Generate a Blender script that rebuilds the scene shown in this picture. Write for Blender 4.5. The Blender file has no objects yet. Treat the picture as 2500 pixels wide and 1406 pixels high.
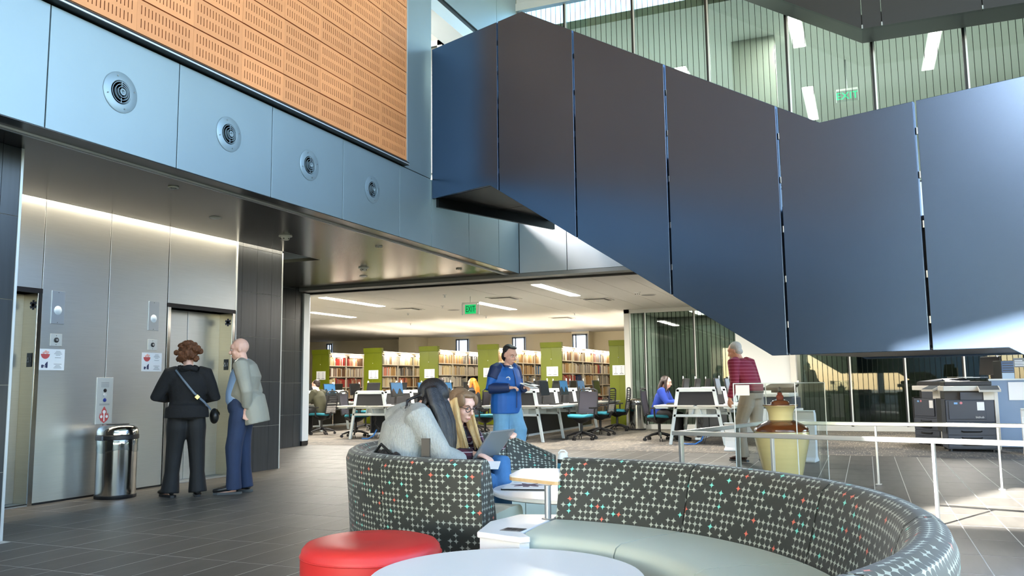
import bpy, bmesh, math, random
from mathutils import Vector, Matrix
random.seed(7)
SC = bpy.context.scene
COL = SC.collection
R = math.radians
def srgb(r, g, b):
    f = lambda c: (c/255/12.92) if c <= 10 else ((c/255+0.055)/1.055)**2.4
    return (f(r), f(g), f(b), 1.0)
# ---------------------------------------------------------------- camera
FPX, YAW, PITCH, ROLL, EYE = 2037.0, R(22.8), R(6.58), R(-0.68), 1.13
_f = Vector((-math.sin(YAW)*math.cos(PITCH), math.cos(YAW)*math.cos(PITCH), math.sin(PITCH)))
_r = Vector((math.cos(YAW), math.sin(YAW), 0)); _u = _r.cross(_f)
CR = _r*math.cos(ROLL)+_u*math.sin(ROLL); CU = -_r*math.sin(ROLL)+_u*math.cos(ROLL); CF = _f
cam_d = bpy.data.cameras.new('camera'); cam = bpy.data.objects.new('camera', cam_d); COL.objects.link(cam)
cam_d.sensor_width = 36; cam_d.lens = 36*FPX/2500; cam_d.clip_start = 0.05; cam_d.clip_end = 300
m3 = Matrix((CR, CU, -CF)).transposed()
cam.matrix_world = Matrix.Translation((0, 0, EYE)) @ m3.to_4x4()
SC.camera = cam
# ---------------------------------------------------------------- sky, sun, exposure
SC.view_settings.view_transform = 'Standard'; SC.view_settings.look = 'None'
SC.view_settings.gamma = 1.0; SC.view_settings.use_curve_mapping = False
SC.view_settings.exposure = 0.84
W = bpy.data.worlds.new('world'); SC.world = W; W.use_nodes = True
wn = W.node_tree.nodes; wl = W.node_tree.links
sky = wn.new('ShaderNodeTexSky'); sky.sky_type = 'NISHITA'; sky.sun_disc = False
sky.sun_elevation = R(28.9); sky.sun_rotation = R(206); sky.altitude = 50; sky.air_density = 1.0; sky.dust_density = 1.0
wl.new(sky.outputs[0], wn['Background'].inputs[0]); wn['Background'].inputs[1].default_value = 1.15
sun_d = bpy.data.lights.new('sun', 'SUN'); sun_d.energy = 40.0; sun_d.angle = R(0.7); sun_d.color = (1.0, 0.95, 0.88)
sun = bpy.data.objects.new('sun', sun_d); COL.objects.link(sun)
sun.rotation_euler = Vector((0.796, 1.628, -1.0)).to_track_quat('-Z', 'Y').to_euler(); sun.location = (-8, -16, 12)
def area_lamp(name, loc, sx, sy, power, color=(1, .86, .68), rot=(0, 0, 0), parent=None):
    d = bpy.data.lights.new(name, 'AREA'); d.shape = 'RECTANGLE'; d.size = sx; d.size_y = sy; d.energy = power; d.color = color
    o = bpy.data.objects.new(name, d); COL.objects.link(o); o.location = loc; o.rotation_euler = rot
    if parent: o.parent = parent
    return o
cy = SC.cycles; cy.max_bounces = 6; cy.diffuse_bounces = 3; cy.glossy_bounces = 3; cy.transmission_bounces = 3; cy.transparent_max_bounces = 12; cy.caustics_reflective = False; cy.caustics_refractive = False; cy.sample_clamp_indirect = 8; cy.adaptive_threshold = .04
# ---------------------------------------------------------------- materials
MATS = {}
def mat(name, rgb=(200, 200, 200), rough=0.5, metal=0.0, noise=None, bump=None, emit=0, ecol=None, coat=0, trans=0, sheen=0, rnd=0):
    """procedural principled material; noise=(scale, amount), bump=(scale, strength), rnd = per-object tint"""
    if name in MATS: return MATS[name]
    m = bpy.data.materials.new(name); m.use_nodes = True; MATS[name] = m
    nt = m.node_tree; b = nt.nodes['Principled BSDF']; c = srgb(*rgb)
    b.inputs['Base Color'].default_value = c; b.inputs['Roughness'].default_value = rough; b.inputs['Metallic'].default_value = metal
    if coat: b.inputs['Coat Weight'].default_value = coat; b.inputs['Coat Roughness'].default_value = .1
    if trans: b.inputs['Transmission Weight'].default_value = trans
    if sheen: b.inputs['Sheen Weight'].default_value = sheen
    if emit:
        b.inputs['Emission Color'].default_value = srgb(*(ecol or rgb)); b.inputs['Emission Strength'].default_value = emit
    src = None
    if noise or rnd:
        mix = nt.nodes.new('ShaderNodeMix'); mix.data_type = 'RGBA'; mix.blend_type = 'MULTIPLY'; mix.inputs[0].default_value = 1
        mix.inputs[6].default_value = c
        if rnd:
            oi = nt.nodes.new('ShaderNodeObjectInfo'); mr = nt.nodes.new('ShaderNodeMapRange')
            mr.inputs[3].default_value = 1-rnd; mr.inputs[4].default_value = 1+rnd*.4; nt.links.new(oi.outputs['Random'], mr.inputs[0])
            fac = mr.outputs[0]
        if noise:
            tc = nt.nodes.new('ShaderNodeTexCoord'); nz = nt.nodes.new('ShaderNodeTexNoise'); nz.inputs['Scale'].default_value = noise[0]
            nz.inputs['Detail'].default_value = 5
            if len(noise) > 2:
                mp = nt.nodes.new('ShaderNodeMapping'); mp.inputs['Scale'].default_value = noise[2]
                nt.links.new(tc.outputs['Object'], mp.inputs[0]); nt.links.new(mp.outputs[0], nz.inputs[0])
            else: nt.links.new(tc.outputs['Object'], nz.inputs[0])
            m2 = nt.nodes.new('ShaderNodeMapRange'); m2.inputs[1].default_value = .25; m2.inputs[2].default_value = .75
            m2.inputs[3].default_value = 1-noise[1]; m2.inputs[4].default_value = 1+noise[1]*.5; nt.links.new(nz.outputs[0], m2.inputs[0])
            if rnd:
                mm = nt.nodes.new('ShaderNodeMath'); mm.operation = 'MULTIPLY'; nt.links.new(fac, mm.inputs[0]); nt.links.new(m2.outputs[0], mm.inputs[1]); fac = mm.outputs[0]
            else: fac = m2.outputs[0]
        nt.links.new(fac, mix.inputs[7]); nt.links.new(mix.outputs[2], b.inputs['Base Color'])
    if bump:
        tc = nt.nodes.new('ShaderNodeTexCoord'); nz = nt.nodes.new('ShaderNodeTexNoise'); nz.inputs['Scale'].default_value = bump[0]
        nz.inputs['Detail'].default_value = 4
        if len(bump) > 2:
            mp = nt.nodes.new('ShaderNodeMapping'); mp.inputs['Scale'].default_value = bump[2]
            nt.links.new(tc.outputs['Object'], mp.inputs[0]); nt.links.new(mp.outputs[0], nz.inputs[0])
        else: nt.links.new(tc.outputs['Object'], nz.inputs[0])
        bp = nt.nodes.new('ShaderNodeBump'); bp.inputs['Strength'].default_value = bump[1]; bp.inputs['Distance'].default_value = .02
        nt.links.new(nz.outputs[0], bp.inputs['Height']); nt.links.new(bp.outputs[0], b.inputs['Normal'])
    return m
class NB:
    """small node-graph helper"""
    def __init__(s, m): s.nt = m.node_tree
    def n(s, t, **k):
        x = s.nt.nodes.new(t)
        for a, v in k.items(): setattr(x, a, v)
        return x
    def inp(s, sock, v):
        if hasattr(v, 'is_output') or isinstance(v, bpy.types.NodeSocket): s.nt.links.new(v, sock)
        else: sock.default_value = v
    def math(s, op, a, b=0.0, c=None):
        x = s.n('ShaderNodeMath', operation=op); s.inp(x.inputs[0], a); s.inp(x.inputs[1], b)
        if c is not None: s.inp(x.inputs[2], c)
        return x.outputs[0]
    def mix(s, f, a, b):
        x = s.n('ShaderNodeMix', data_type='RGBA'); s.inp(x.inputs[0], f); s.inp(x.inputs[6], a); s.inp(x.inputs[7], b); return x.outputs[2]
    def xyz(s, sock):
        x = s.n('ShaderNodeSeparateXYZ'); s.nt.links.new(sock, x.inputs[0]); return x.outputs
    def tc(s, k): return s.n('ShaderNodeTexCoord').outputs[k]
# ---------------------------------------------------------------- geometry helpers
def pm(o):
    """world matrix of a root we placed ourselves"""
    m = Matrix.Translation(o.location) @ o.rotation_euler.to_matrix().to_4x4()
    return (pm(o.parent) @ m) if o.parent else m
class MB:
    def __init__(s): s.v = []; s.f = []; s.uv = None; s.mi = []; s.cur = 0
    def add(s, vs, fs):
        n = len(s.v); s.v += [tuple(v) for v in vs]; s.f += [tuple(i+n for i in f) for f in fs]; s.mi += [s.cur]*len(fs); return s
    def box(s, x0, x1, y0, y1, z0, z1):
        v = [(x, y, z) for z in (z0, z1) for y in (y0, y1) for x in (x0, x1)]
        return s.add(v, [(0, 2, 3, 1), (4, 5, 7, 6), (0, 1, 5, 4), (2, 6, 7, 3), (0, 4, 6, 2), (1, 3, 7, 5)])
    def cbox(s, c, sz, M=None):
        h = [a/2 for a in sz]
        v = [Vector((x*h[0], y*h[1], z*h[2])) for z in (-1, 1) for y in (-1, 1) for x in (-1, 1)]
        if M is not None: v = [M @ p for p in v]
        v = [p+Vector(c) for p in v]
        return s.add(v, [(0, 2, 3, 1), (4, 5, 7, 6), (0, 1, 5, 4), (2, 6, 7, 3), (0, 4, 6, 2), (1, 3, 7, 5)])
    def prism(s, poly, d):
        """poly: list of 3D points (planar, any), extruded by vector d"""
        d = Vector(d); n = len(poly); v = [Vector(p) for p in poly]+[Vector(p)+d for p in poly]
        nrm = Vector((0, 0, 0))
        for i in range(n):
            a, b = v[i], v[(i+1) % n]; nrm += a.cross(b)
        fl = nrm.dot(d) > 0
        fs = [tuple(range(n-1, -1, -1)), tuple(range(n, 2*n))]+[(i, (i+1) % n, n+(i+1) % n, n+i) for i in range(n)]
        if not fl: fs = [tuple(reversed(f)) for f in fs]
        return s.add(v, fs)
    def bar(s, a, b, w, h, up=(0, 0, 1)):
        a, b = Vector(a), Vector(b); t = (b-a).normalized(); sd = t.cross(Vector(up))
        if sd.length < 1e-4: sd = t.cross(Vector((0, 1, 0)))
        sd.normalize(); u = sd.cross(t)
        p = [a-sd*w/2-u*h/2, a+sd*w/2-u*h/2, a+sd*w/2+u*h/2, a-sd*w/2+u*h/2]
        return s.prism(p, b-a)
    def tube(s, pts, rad, seg=10, cap=True, side=None, closed=False):
        """rad: number / list; an item may be (rside, rfront)"""
        pts = [Vector(p) for p in pts]; n = len(pts)
        if not isinstance(rad, (list, tuple)): rad = [rad]*n
        vs = []; prev = None
        for i, p in enumerate(pts):
            if closed: t = pts[(i+1) % n]-pts[i-1]
            else: t = pts[min(i+1, n-1)]-pts[max(i-1, 0)]
            if t.length < 1e-9: t = Vector((0, 0, 1))
            t.normalize()
            if side is not None: sd = Vector(side)
            elif prev is not None: sd = prev
            else: sd = Vector((1, 0, 0)) if abs(t.x) < .9 else Vector((0, 1, 0))
            sd = sd-t*sd.dot(t)
            if sd.length < 1e-6: sd = t.orthogonal()
            sd.normalize(); prev = sd; fr = t.cross(sd)
            r = rad[i]; ra, rb = r if isinstance(r, (list, tuple)) else (r, r)
            for k in range(seg):
                a = 2*math.pi*k/seg; vs.append(p+sd*ra*math.cos(a)+fr*rb*math.sin(a))
        fs = []; m = n if closed else n-1
        for i in range(m):
            for k in range(seg):
                j = (i+1) % n
                fs.append((i*seg+k, i*seg+(k+1) % seg, j*seg+(k+1) % seg, j*seg+k))
        if cap and not closed: fs += [tuple(range(seg-1, -1, -1)), tuple((n-1)*seg+k for k in range(seg))]
        return s.add(vs, fs)
    def lathe(s, prof, c=(0, 0, 0), seg=32, axis='z', cap=True):
        """prof: (radius, height) from bottom to top"""
        vs = []; fs = []; c = Vector(c)
        for r, h in prof:
            for k in range(seg):
                a = 2*math.pi*k/seg; x, y = r*math.cos(a), r*math.sin(a)
                vs.append(c+Vector((x, y, h) if axis == 'z' else ((h, x, y) if axis == 'x' else (y, h, x))))
        for i in range(len(prof)-1):
            for k in range(seg): fs.append((i*seg+k, i*seg+(k+1) % seg, (i+1)*seg+(k+1) % seg, (i+1)*seg+k))
        if cap and prof[0][0] > 1e-6: fs.append(tuple(range(seg-1, -1, -1)))
        if cap and prof[-1][0] > 1e-6: fs.append(tuple((len(prof)-1)*seg+k for k in range(seg)))
        return s.add(vs, fs)
    def cyl(s, a, b, r, seg=12): return s.tube([a, b], [r, r], seg)
    def ell(s, c, r, M=None, seg=14, rings=8):
        c = Vector(c); vs = []; fs = []
        for i in range(rings+1):
            th = math.pi*i/rings
            for k in range(seg):
                a = 2*math.pi*k/seg
                p = Vector((r[0]*math.sin(th)*math.cos(a), r[1]*math.sin(th)*math.sin(a), -r[2]*math.cos(th)))
                vs.append(c+(M @ p if M is not None else p))
        for i in range(rings):
            for k in range(seg): fs.append((i*seg+k, i*seg+(k+1) % seg, (i+1)*seg+(k+1) % seg, (i+1)*seg+k))
        return s.add(vs, fs)
    def mesh(s, name, M=None):
        me = bpy.data.meshes.new(name)
        me.from_pydata([tuple(M @ Vector(v)) for v in s.v] if M is not None else s.v, [], s.f)
        if s.uv:
            l = me.uv_layers.new(name='UVMap')
            for p in me.polygons:
                for li, vi in zip(p.loop_indices, p.vertices): l.data[li].uv = s.uv[vi]
        if any(s.mi): me.polygons.foreach_set('material_index', s.mi)
        return me
    def build(s, name, mt, parent=None, smooth=False, bevel=0, world=True, merge=False, kind=None, sharp=40):
        M = pm(parent).inverted() if (parent is not None and world) else None
        me = s.mesh(name, M)
        if merge or bevel:
            bm = bmesh.new(); bm.from_mesh(me); bmesh.ops.remove_doubles(bm, verts=bm.verts, dist=1e-5)
            if merge: bmesh.ops.recalc_face_normals(bm, faces=bm.faces)
            bm.to_mesh(me); bm.free()
        for q in (mt if isinstance(mt, (list, tuple)) else [mt]): me.materials.append(q)
        if smooth:
            me.polygons.foreach_set('use_smooth', [True]*len(me.polygons))
            try: me.set_sharp_from_angle(angle=R(sharp))
            except Exception: pass
        o = bpy.data.objects.new(name, me); COL.objects.link(o)
        if parent is not None: o.parent = parent
        if bevel:
            b = o.modifiers.new('bevel', 'BEVEL'); b.width = bevel; b.segments = 2; b.limit_method = 'ANGLE'; b.angle_limit = R(50)
        if kind: o['kind'] = kind
        return o
def tag(o, label=None, cat=None, group=None, kind=None):
    if label: o['label'] = label
    if cat: o['category'] = cat
    if group: o['group'] = group
    if kind: o['kind'] = kind
    return o
def thing(name, loc=(0, 0, 0), rz=0, label=None, cat=None, group=None, kind=None):
    o = bpy.data.objects.new(name, None); COL.objects.link(o); o.empty_display_size = .1
    o.location = loc; o.rotation_euler = (0, 0, rz); return tag(o, label, cat, group, kind)
def dup(root, loc=None, rz=None, label=None, parent=None):
    c = root.copy(); COL.objects.link(c); c.parent = parent
    if loc is not None: c.location = loc
    if rz is not None: c.rotation_euler = (0, 0, rz)
    if label: c['label'] = label
    for ch in list(root.children): dup(ch, parent=c)
    return c
def place(me, name, parent, loc, rot=None, mt=None):
    """one more piece sharing mesh data"""
    o = bpy.data.objects.new(name, me); COL.objects.link(o); o.parent = parent
    o.location = loc
    if rot: o.rotation_euler = rot
    return o
def text(s, body, name, mt, parent, loc, rot, size, align='CENTER', ext=0.0):
    cu = bpy.data.curves.new(name, 'FONT'); cu.body = body; cu.size = size; cu.align_x = align; cu.align_y = 'CENTER'; cu.extrude = ext
    o = bpy.data.objects.new(name+'_c', cu); COL.objects.link(o)
    dg = bpy.context.evaluated_depsgraph_get(); me = bpy.data.meshes.new_from_object(o.evaluated_get(dg)); me.name = name
    bpy.data.objects.remove(o); me.materials.clear(); me.materials.append(mt)
    q = bpy.data.objects.new(name, me); COL.objects.link(q); q.location = loc; q.rotation_euler = rot
    if parent is not None:
        Mw = Matrix.Translation(loc) @ q.rotation_euler.to_matrix().to_4x4(); Ml = pm(parent).inverted() @ Mw
        q.parent = parent; q.location = Ml.to_translation(); q.rotation_euler = Ml.to_euler()
    return q
def proj(P):
    v = Vector(P)-Vector((0, 0, EYE)); z = v.dot(CF)
    if z < .05: return None
    return 1250+FPX*v.dot(CR)/z, 703-FPX*v.dot(CU)/z, z
# shared materials
m_alu = mat('satin aluminium panel', (146, 163, 170), .42, .35, noise=(1.5, .04))
m_aluw = mat('pale aluminium panel', (214, 222, 228), .45, .25)
m_trim = mat('anodised trim', (168, 172, 174), .35, .7)
m_ltrim = mat('pale metal trim', (205, 210, 212), .4, .4)
m_black = mat('black joint', (14, 15, 17), .5)
m_dark = mat('dark metal', (38, 40, 42), .4, .5)
m_white = mat('white laminate', (244, 245, 244), .3, 0, noise=(4, .01))
m_whitewall = mat('white painted wall', (222, 226, 226), .7, 0, bump=(60, .05))
m_blackpl = mat('black plastic', (24, 25, 28), .45, 0, noise=(30, .1))
m_steel = mat('brushed stainless steel', (204, 208, 208), .33, .85, noise=(3, .05, (1, 1, 40)), bump=(6, .03, (1, 1, 60)))
m_steel2 = mat('polished stainless steel', (190, 190, 186), .14, 1.0)
m_paper = mat('white paper', (236, 238, 240), .7)
m_ink = mat('printed grey text', (120, 124, 130), .8)
# ================================================================ floor
m_grout = mat('pale tile grout', (204, 204, 198), .8)
m_tile = mat('dark porcelain floor tile', (84, 82, 78), .5, 0, noise=(2.2, .22, (6, 1, 1)), rnd=.16)
_b = m_tile.node_tree.nodes['Principled BSDF']; _b.inputs['Specular IOR Level'].default_value = .35
fl = MB(); fl.box(-7.9, 9, -4, 13.75, -.2, -.0008); fl.box(-10.4, -7.9, 9.6, 13.75, -.2, -.0008)
floor = fl.build('floor', m_grout); tag(floor, 'dark grey porcelain tile floor of the atrium with pale joints', 'floor', kind='structure')
tb = MB(); tb.box(-.1462, .1462, -.2977, .2977, -.012, 0); tile_me = tb.mesh('tile'); tile_me.materials.append(m_tile)
cand = []
for i in range(-22, 44):
    for j in range(-14, 16):
        x = -4.18+.3*i+.15; y = 4.47+.603*j+.3
        if y > 13.45 or y < -3.7 or x > 8.8: continue
        if x < -7.7 and (y < 9.9 or x < -10.2): continue
        if -7.6 < x < -6.1 and y < 4.6: continue
        p = proj((x, y, 0)); a = 0
        if p and -60 < p[0] < 2560 and p[1] < 1460:
            hid = (870 < p[0] < 2250 and p[1] > 1120) and not (p[0] < 900)
            a = (0.02 if hid else 1)/p[2]**3
        cand.append((a, x, y))
cand.sort(reverse=True)
rest = MB()
for k, (a, x, y) in enumerate(cand):
    dz = random.uniform(-.0003, .0003)
    if k < 300 and a > 0: place(tile_me, 'tile', floor, (x, y, dz))
    else: rest.box(x-.1462, x+.1462, y-.2977, y+.2977, -.012, dz)
for i in range(-22, 44):
    x = -4.18+.3*i+.15
    if -10.35 < x < 8.8: rest.box(x-.1462, x+.1462, 13.514, 13.747, -.012, 0)
rest.build('tile_field', m_tile, floor, kind='stuff')
# carpet of the library
m_carpet = mat('grey brown carpet', (104, 99, 92), .95)
nb = NB(m_carpet); xyz = nb.xyz(nb.tc('Object'))
st = nb.n('ShaderNodeTexNoise'); mp = nb.n('ShaderNodeMapping'); mp.inputs['Scale'].default_value = (55, 3.2, 1); nb.nt.links.new(nb.tc('Object'), mp.inputs[0]); nb.nt.links.new(mp.outputs[0], st.inputs[0]); st.inputs['Scale'].default_value = 1; st.inputs['Detail'].default_value = 2
ln = nb.math('MULTIPLY', nb.math('GREATER_THAN', st.outputs[0], .60), .8)
bx = nb.math('FLOOR', nb.math('DIVIDE', xyz[0], .5)); by = nb.math('FLOOR', nb.math('DIVIDE', xyz[1], .5))
wv = nb.n('ShaderNodeTexWhiteNoise', noise_dimensions='2D'); cv = nb.n('ShaderNodeCombineXYZ'); nb.nt.links.new(bx, cv.inputs[0]); nb.nt.links.new(by, cv.inputs[1]); nb.nt.links.new(cv.outputs[0], wv.inputs[0])
c0 = nb.mix(wv.outputs[0], srgb(82, 80, 78), srgb(112, 106, 97))
nb.nt.links.new(nb.mix(ln, c0, srgb(150, 143, 128)), nb.nt.nodes['Principled BSDF'].inputs['Base Color'])
cp = MB(); cp.box(-23, 9, 13.75, 31, -.2, 0.002)
carpet = cp.build('floor_carpet', m_carpet); tag(carpet, 'grey brown streaked carpet of the library floor', 'carpet', kind='structure')
# ================================================================ left wall: fascia panels + terracotta
m_terra = mat('orange terracotta', (240, 160, 104), .6, 0, noise=(5, .06), rnd=.13)
m_slotshade = mat('terracotta slot', (176, 100, 58), .8)  # shade inside the slots painted as a darker terracotta
wl_ = MB(); wl_.box(-5.85, -5.475, .8, 10.1, 3.05, 11); wl_.box(-5.85, -5.475, 10.1, 13.7, 3.05, 4.0); wl_.box(-5.85, -5.475, 10.1, 13.3, 6.78, 11)
wall_left = wl_.build('wall_left', m_dark); tag(wall_left, 'left atrium wall of blue-grey metal panels under orange terracotta tiles', 'wall', kind='structure')
JY = [.8, 1.62, 2.89, 4.155, 5.43, 6.695, 7.955, 9.235, 10.105, 11.30, 12.43, 13.3]
for a, b in zip(JY[:-1], JY[1:]):
    MB().box(-5.475, -5.45, a+.005, b-.005, 3.04, 3.985).build('metal_panel', m_alu, wall_left, bevel=.003)
for (a, b, z0, z1) in ((9.345, 10.1, 3.995, 7.0), (9.345, 10.1, 7.01, 11)):
    MB().box(-5.475, -5.45, a, b, z0, z1).build('metal_panel', m_alu, wall_left, bevel=.003)
for a, b in ((10.105, 12.43), (12.43, 13.3)):
    MB().box(-5.475, -5.45, a+.005, b-.005, 6.8, 11).build('metal_panel', m_alu, wall_left, bevel=.003)
MB().box(-5.86, -5.47, 10.1, 13.3, 6.70, 6.79).build('shadow_gap', m_black, wall_left)
MB().box(-5.86, -5.45, 10.1, 13.3, 6.49, 6.70).build('beam_band', m_aluw, wall_left)
# terracotta ledge trim and tiles
lt = MB(); lt.prism([(-5.47, .8, 4.0), (-5.37, .8, 4.0), (-5.37, .8, 4.035), (-5.40, .8, 4.06), (-5.47, .8, 4.06)], (0, 8.545, 0)); lt.build('ledge_trim', m_dark, wall_left)
MB().box(-5.376, -5.366, .8, 9.345, 4.006, 4.02).build('ledge_edge', m_ltrim, wall_left)
MB().box(-5.47, -5.40, 9.338, 9.348, 4.05, 11).build('edge_trim', m_ltrim, wall_left)
TW, TH, TT = .631, .288, .03
def terra_mesh():
    b = MB(); ns = 15; x0 = TW*.065; pit = (TW*.87)/(ns-.6); w = .0085
    xs = [0.]
    for i in range(ns): xs += [x0+i*pit, x0+i*pit+w]
    xs += [TW]; zs = [0, .05, .128, .168, .246, TH]
    for i in range(len(xs)-1):
        for j in range(5):
            a, c, z0, z1 = xs[i], xs[i+1], zs[j], zs[j+1]
            if i % 2 == 1 and j in (1, 3):
                d = -.018; b.cur = 1
                b.add([(0, a, z0), (0, c, z0), (0, c, z1), (0, a, z1), (d, a, z0), (d, c, z0), (d, c, z1), (d, a, z1)],
                      [(0, 1, 5, 4), (1, 2, 6, 5), (2, 3, 7, 6), (3, 0, 4, 7), (4, 5, 6, 7)]); b.cur = 0
            else: b.add([(0, a, z0), (0, c, z0), (0, c, z1), (0, a, z1)], [(0, 1, 2, 3)])
    b.add([(0, 0, 0), (0, TW, 0), (0, TW, TH), (0, 0, TH), (-TT, 0, 0), (-TT, TW, 0), (-TT, TW, TH), (-TT, 0, TH)], [(0, 4, 5, 1), (1, 5, 6, 2), (2, 6, 7, 3), (3, 7, 4, 0)])
    me = b.mesh('terracotta_tile'); me.materials.append(m_terra); me.materials.append(m_slotshade); return me
terra = terra_mesh()
for r in range(23):
    for c in range(14):
        y = 9.335-.633*(c+1)
        if y < .8: continue
        place(terra, 'terracotta_tile', wall_left, (-5.41+random.uniform(-.0015, .0015), y+.002, 4.07+.3*r))
# air diffusers
m_vent = mat('vent paint', (140, 158, 168), .4, .3)
names = ['nearest the left edge, largest', 'second from the left edge', 'third from the left edge', 'smallest, nearest the dark stair']
for k, y in enumerate((4.807, 6.067, 7.315, 8.579)):
    t = thing('air_diffuser', (-5.45, y, 3.52), 0, 'round ringed air diffuser in the metal fascia, '+names[k], 'vent', 'round diffusers along the fascia')
    MB().lathe([(.095, 0), (.165, 0), (.168, .004), (.16, .008), (.1, .011), (.094, .006)], (0, 0, 0), 40, 'x', False).build('flange', m_vent, t, True, world=False)
    MB().lathe([(.0, .001), (.096, .001)], (0, 0, 0), 40, 'x').build('throat', m_black, t, world=False)
    for rr, d in ((.088, .014), (.066, .022), (.045, .03)):
        MB().lathe([(rr-.006, 0.002), (rr-.003, 0.002), (rr+.001, d), (rr-.003, d), (rr-.006, .002)], (0, 0, 0), 36, 'x', False).build('ring', m_vent, t, True, world=False)
    MB().lathe([(.0, .004), (.024, .004), (.027, .032), (.018, .032), (.0, .012)], (0, 0, 0), 30, 'x').build('core', m_vent, t, True, world=False)
    for a in range(4):
        MB().ell((.016, .135*math.cos(a*math.pi/2+.3), .135*math.sin(a*math.pi/2+.3)), (.004, .006, .006), seg=8, rings=4).build('screw', m_trim, t, world=False)
    s = MB(); s.bar((.014, 0, -.09), (.014, 0, .09), .006, .006); s.build('strut', m_vent, t, world=False)
# ================================================================ lobby soffit
m_soff = mat('dark bronze soffit', (54, 51, 46), .2, .75, noise=(1.2, .08))
so = MB(); so.box(-7.52, -5.70, 1.5, 13.72, 3.04, 3.09); so.box(-10.4, -7.66, 10.43, 13.72, 3.04, 3.09); so.box(-7.66, -7.52, 10.43, 13.72, 3.04, 3.09)
so.box(-5.70, -5.455, .8, 13.3, 3.035, 3.05)
soffit = so.build('ceiling_lobby', m_soff); tag(soffit, 'dark glossy soffit over the lift lobby', 'ceiling', kind='structure')
tr = MB(); tr.box(-5.70, -5.675, 1.5, 13.3, 3.018, 3.04); tr.box(-5.66, -5.65, 1.5, 13.3, 3.02, 3.04); tr.build('soffit_rail', m_ltrim, soffit)
cv_ = MB(); cv_.box(-10.4, -7.52, 4.4, 10.44, 3.30, 3.36); cv_.box(-7.53, -7.515, 4.4, 10.43, 3.04, 3.3); cv_.build('cove_box', m_whitewall, soffit)
m_cove = mat('cove tube', (255, 236, 205), .5, emit=26, ecol=(255, 232, 196))
cl = thing('cove_light', (-7.55, 7.4, 3.26), 0, 'long concealed cove light washing the steel lift wall', 'light')
MB().box(-7.56, -7.535, 4.5, 10.42, 3.245, 3.27).build('tube', m_cove, cl)
area_lamp('cove_lamp', (-7.56, 7.45, 3.24), .05, 5.9, 130, (1, .86, .66), (0, R(-28), 0))
# soffit fittings
m_plw = mat('white plastic', (232, 232, 228), .4)
def dome(name, x, y, z, r, label, cat, kind):
    t = thing(name, (x, y, z), 0, label, cat, None)
    if kind == 'smoke':
        MB().lathe([(0, -.055), (r*.45, -.055), (r*.62, -.04), (r*.66, -.012), (r*.98, -.012), (r, 0)][:]+[(0, 0)], (0, 0, 0), 24).build('base', m_plw, t, True, world=False)
        for a in range(6): MB().cbox((r*.56*math.cos(a), r*.56*math.sin(a), -.04), (.018, .018, .012)).build('vent_slot', m_blackpl, t, world=False)
    elif kind == 'down':
        MB().lathe([(r*.7, -.012), (r, -.012), (r, 0), (r*.7, 0), (r*.7, -.012)], (0, 0, 0), 24, 'z', False).build('trim_ring', m_plw, t, True, world=False)
        MB().lathe([(0, -.004), (r*.72, -.004)], (0, 0, 0), 20).build('lens', m_blackpl, t, world=False)
        MB().ell((0, 0, -.006), (r*.3, r*.3, .012), seg=10, rings=5).build('bulb', m_trim, t, True, world=False)
    elif kind == 'sprinkler':
        MB().lathe([(0, -.01), (r, -.01), (r, 0), (0, 0)], (0, 0, 0), 18).build('escutcheon', m_plw, t, True, world=False)
        MB().cyl((0, 0, -.05), (0, 0, 0), .008, 8).build('stem', m_trim, t, world=False)
        MB().lathe([(0, -.055), (.02, -.055), (.02, -.05), (0, -.05)], (0, 0, 0), 12).build('deflector', m_trim, t, world=False)
    elif kind == 'cap':
        MB().lathe([(0, -.018), (r*.6, -.016), (r, -.004), (r, 0), (0, 0)], (0, 0, 0), 20).build('cap', m_plw, t, True, world=False)
    return t
ZS = 3.04
dome('downlight', -6.0, 5.95, ZS, .05, 'small dark recessed downlight in the soffit, nearest the pier', 'light', 'down')
dome('smoke_detector', -6.71, 8.54, ZS, .085, 'white domed smoke detector under the dark soffit above the tiled pier', 'detector', 'smoke')
dome('ceiling_sensor', -6.67, 7.25, ZS, .07, 'small white flush sensor under the dark soffit above the lift doors', 'sensor', 'cap')
dome('smoke_detector', -7.41, 11.43, ZS, .085, 'white domed detector under the dark soffit, farther one before the library opening', 'detector', 'smoke')
dome('ceiling_sensor', -8.0, 12.33, ZS, .07, 'small white flush sensor beneath the far detector of the soffit', 'sensor', 'cap')
dome('downlight', -6.08, 9.75, ZS, .05, 'small dark recessed downlight midway along the soffit edge', 'light', 'down')
dome('downlight', -6.11, 12.28, ZS, .05, 'small dark recessed downlight at the far end of the soffit', 'light', 'down')
t = thing('exit_lamp', (-6.15, 13.66, 2.99), 0, 'small dark red box on the opening header', 'sign'); MB().cbox((0, 0, 0), (.16, .05, .07)).build('housing', mat('dark red plastic', (80, 22, 24), .4), t, world=False, bevel=.004)
MB().cbox((0, -.028, 0), (.12, .01, .035)).build('lens', mat('red lens', (110, 24, 28), .25), t, world=False)
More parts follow.
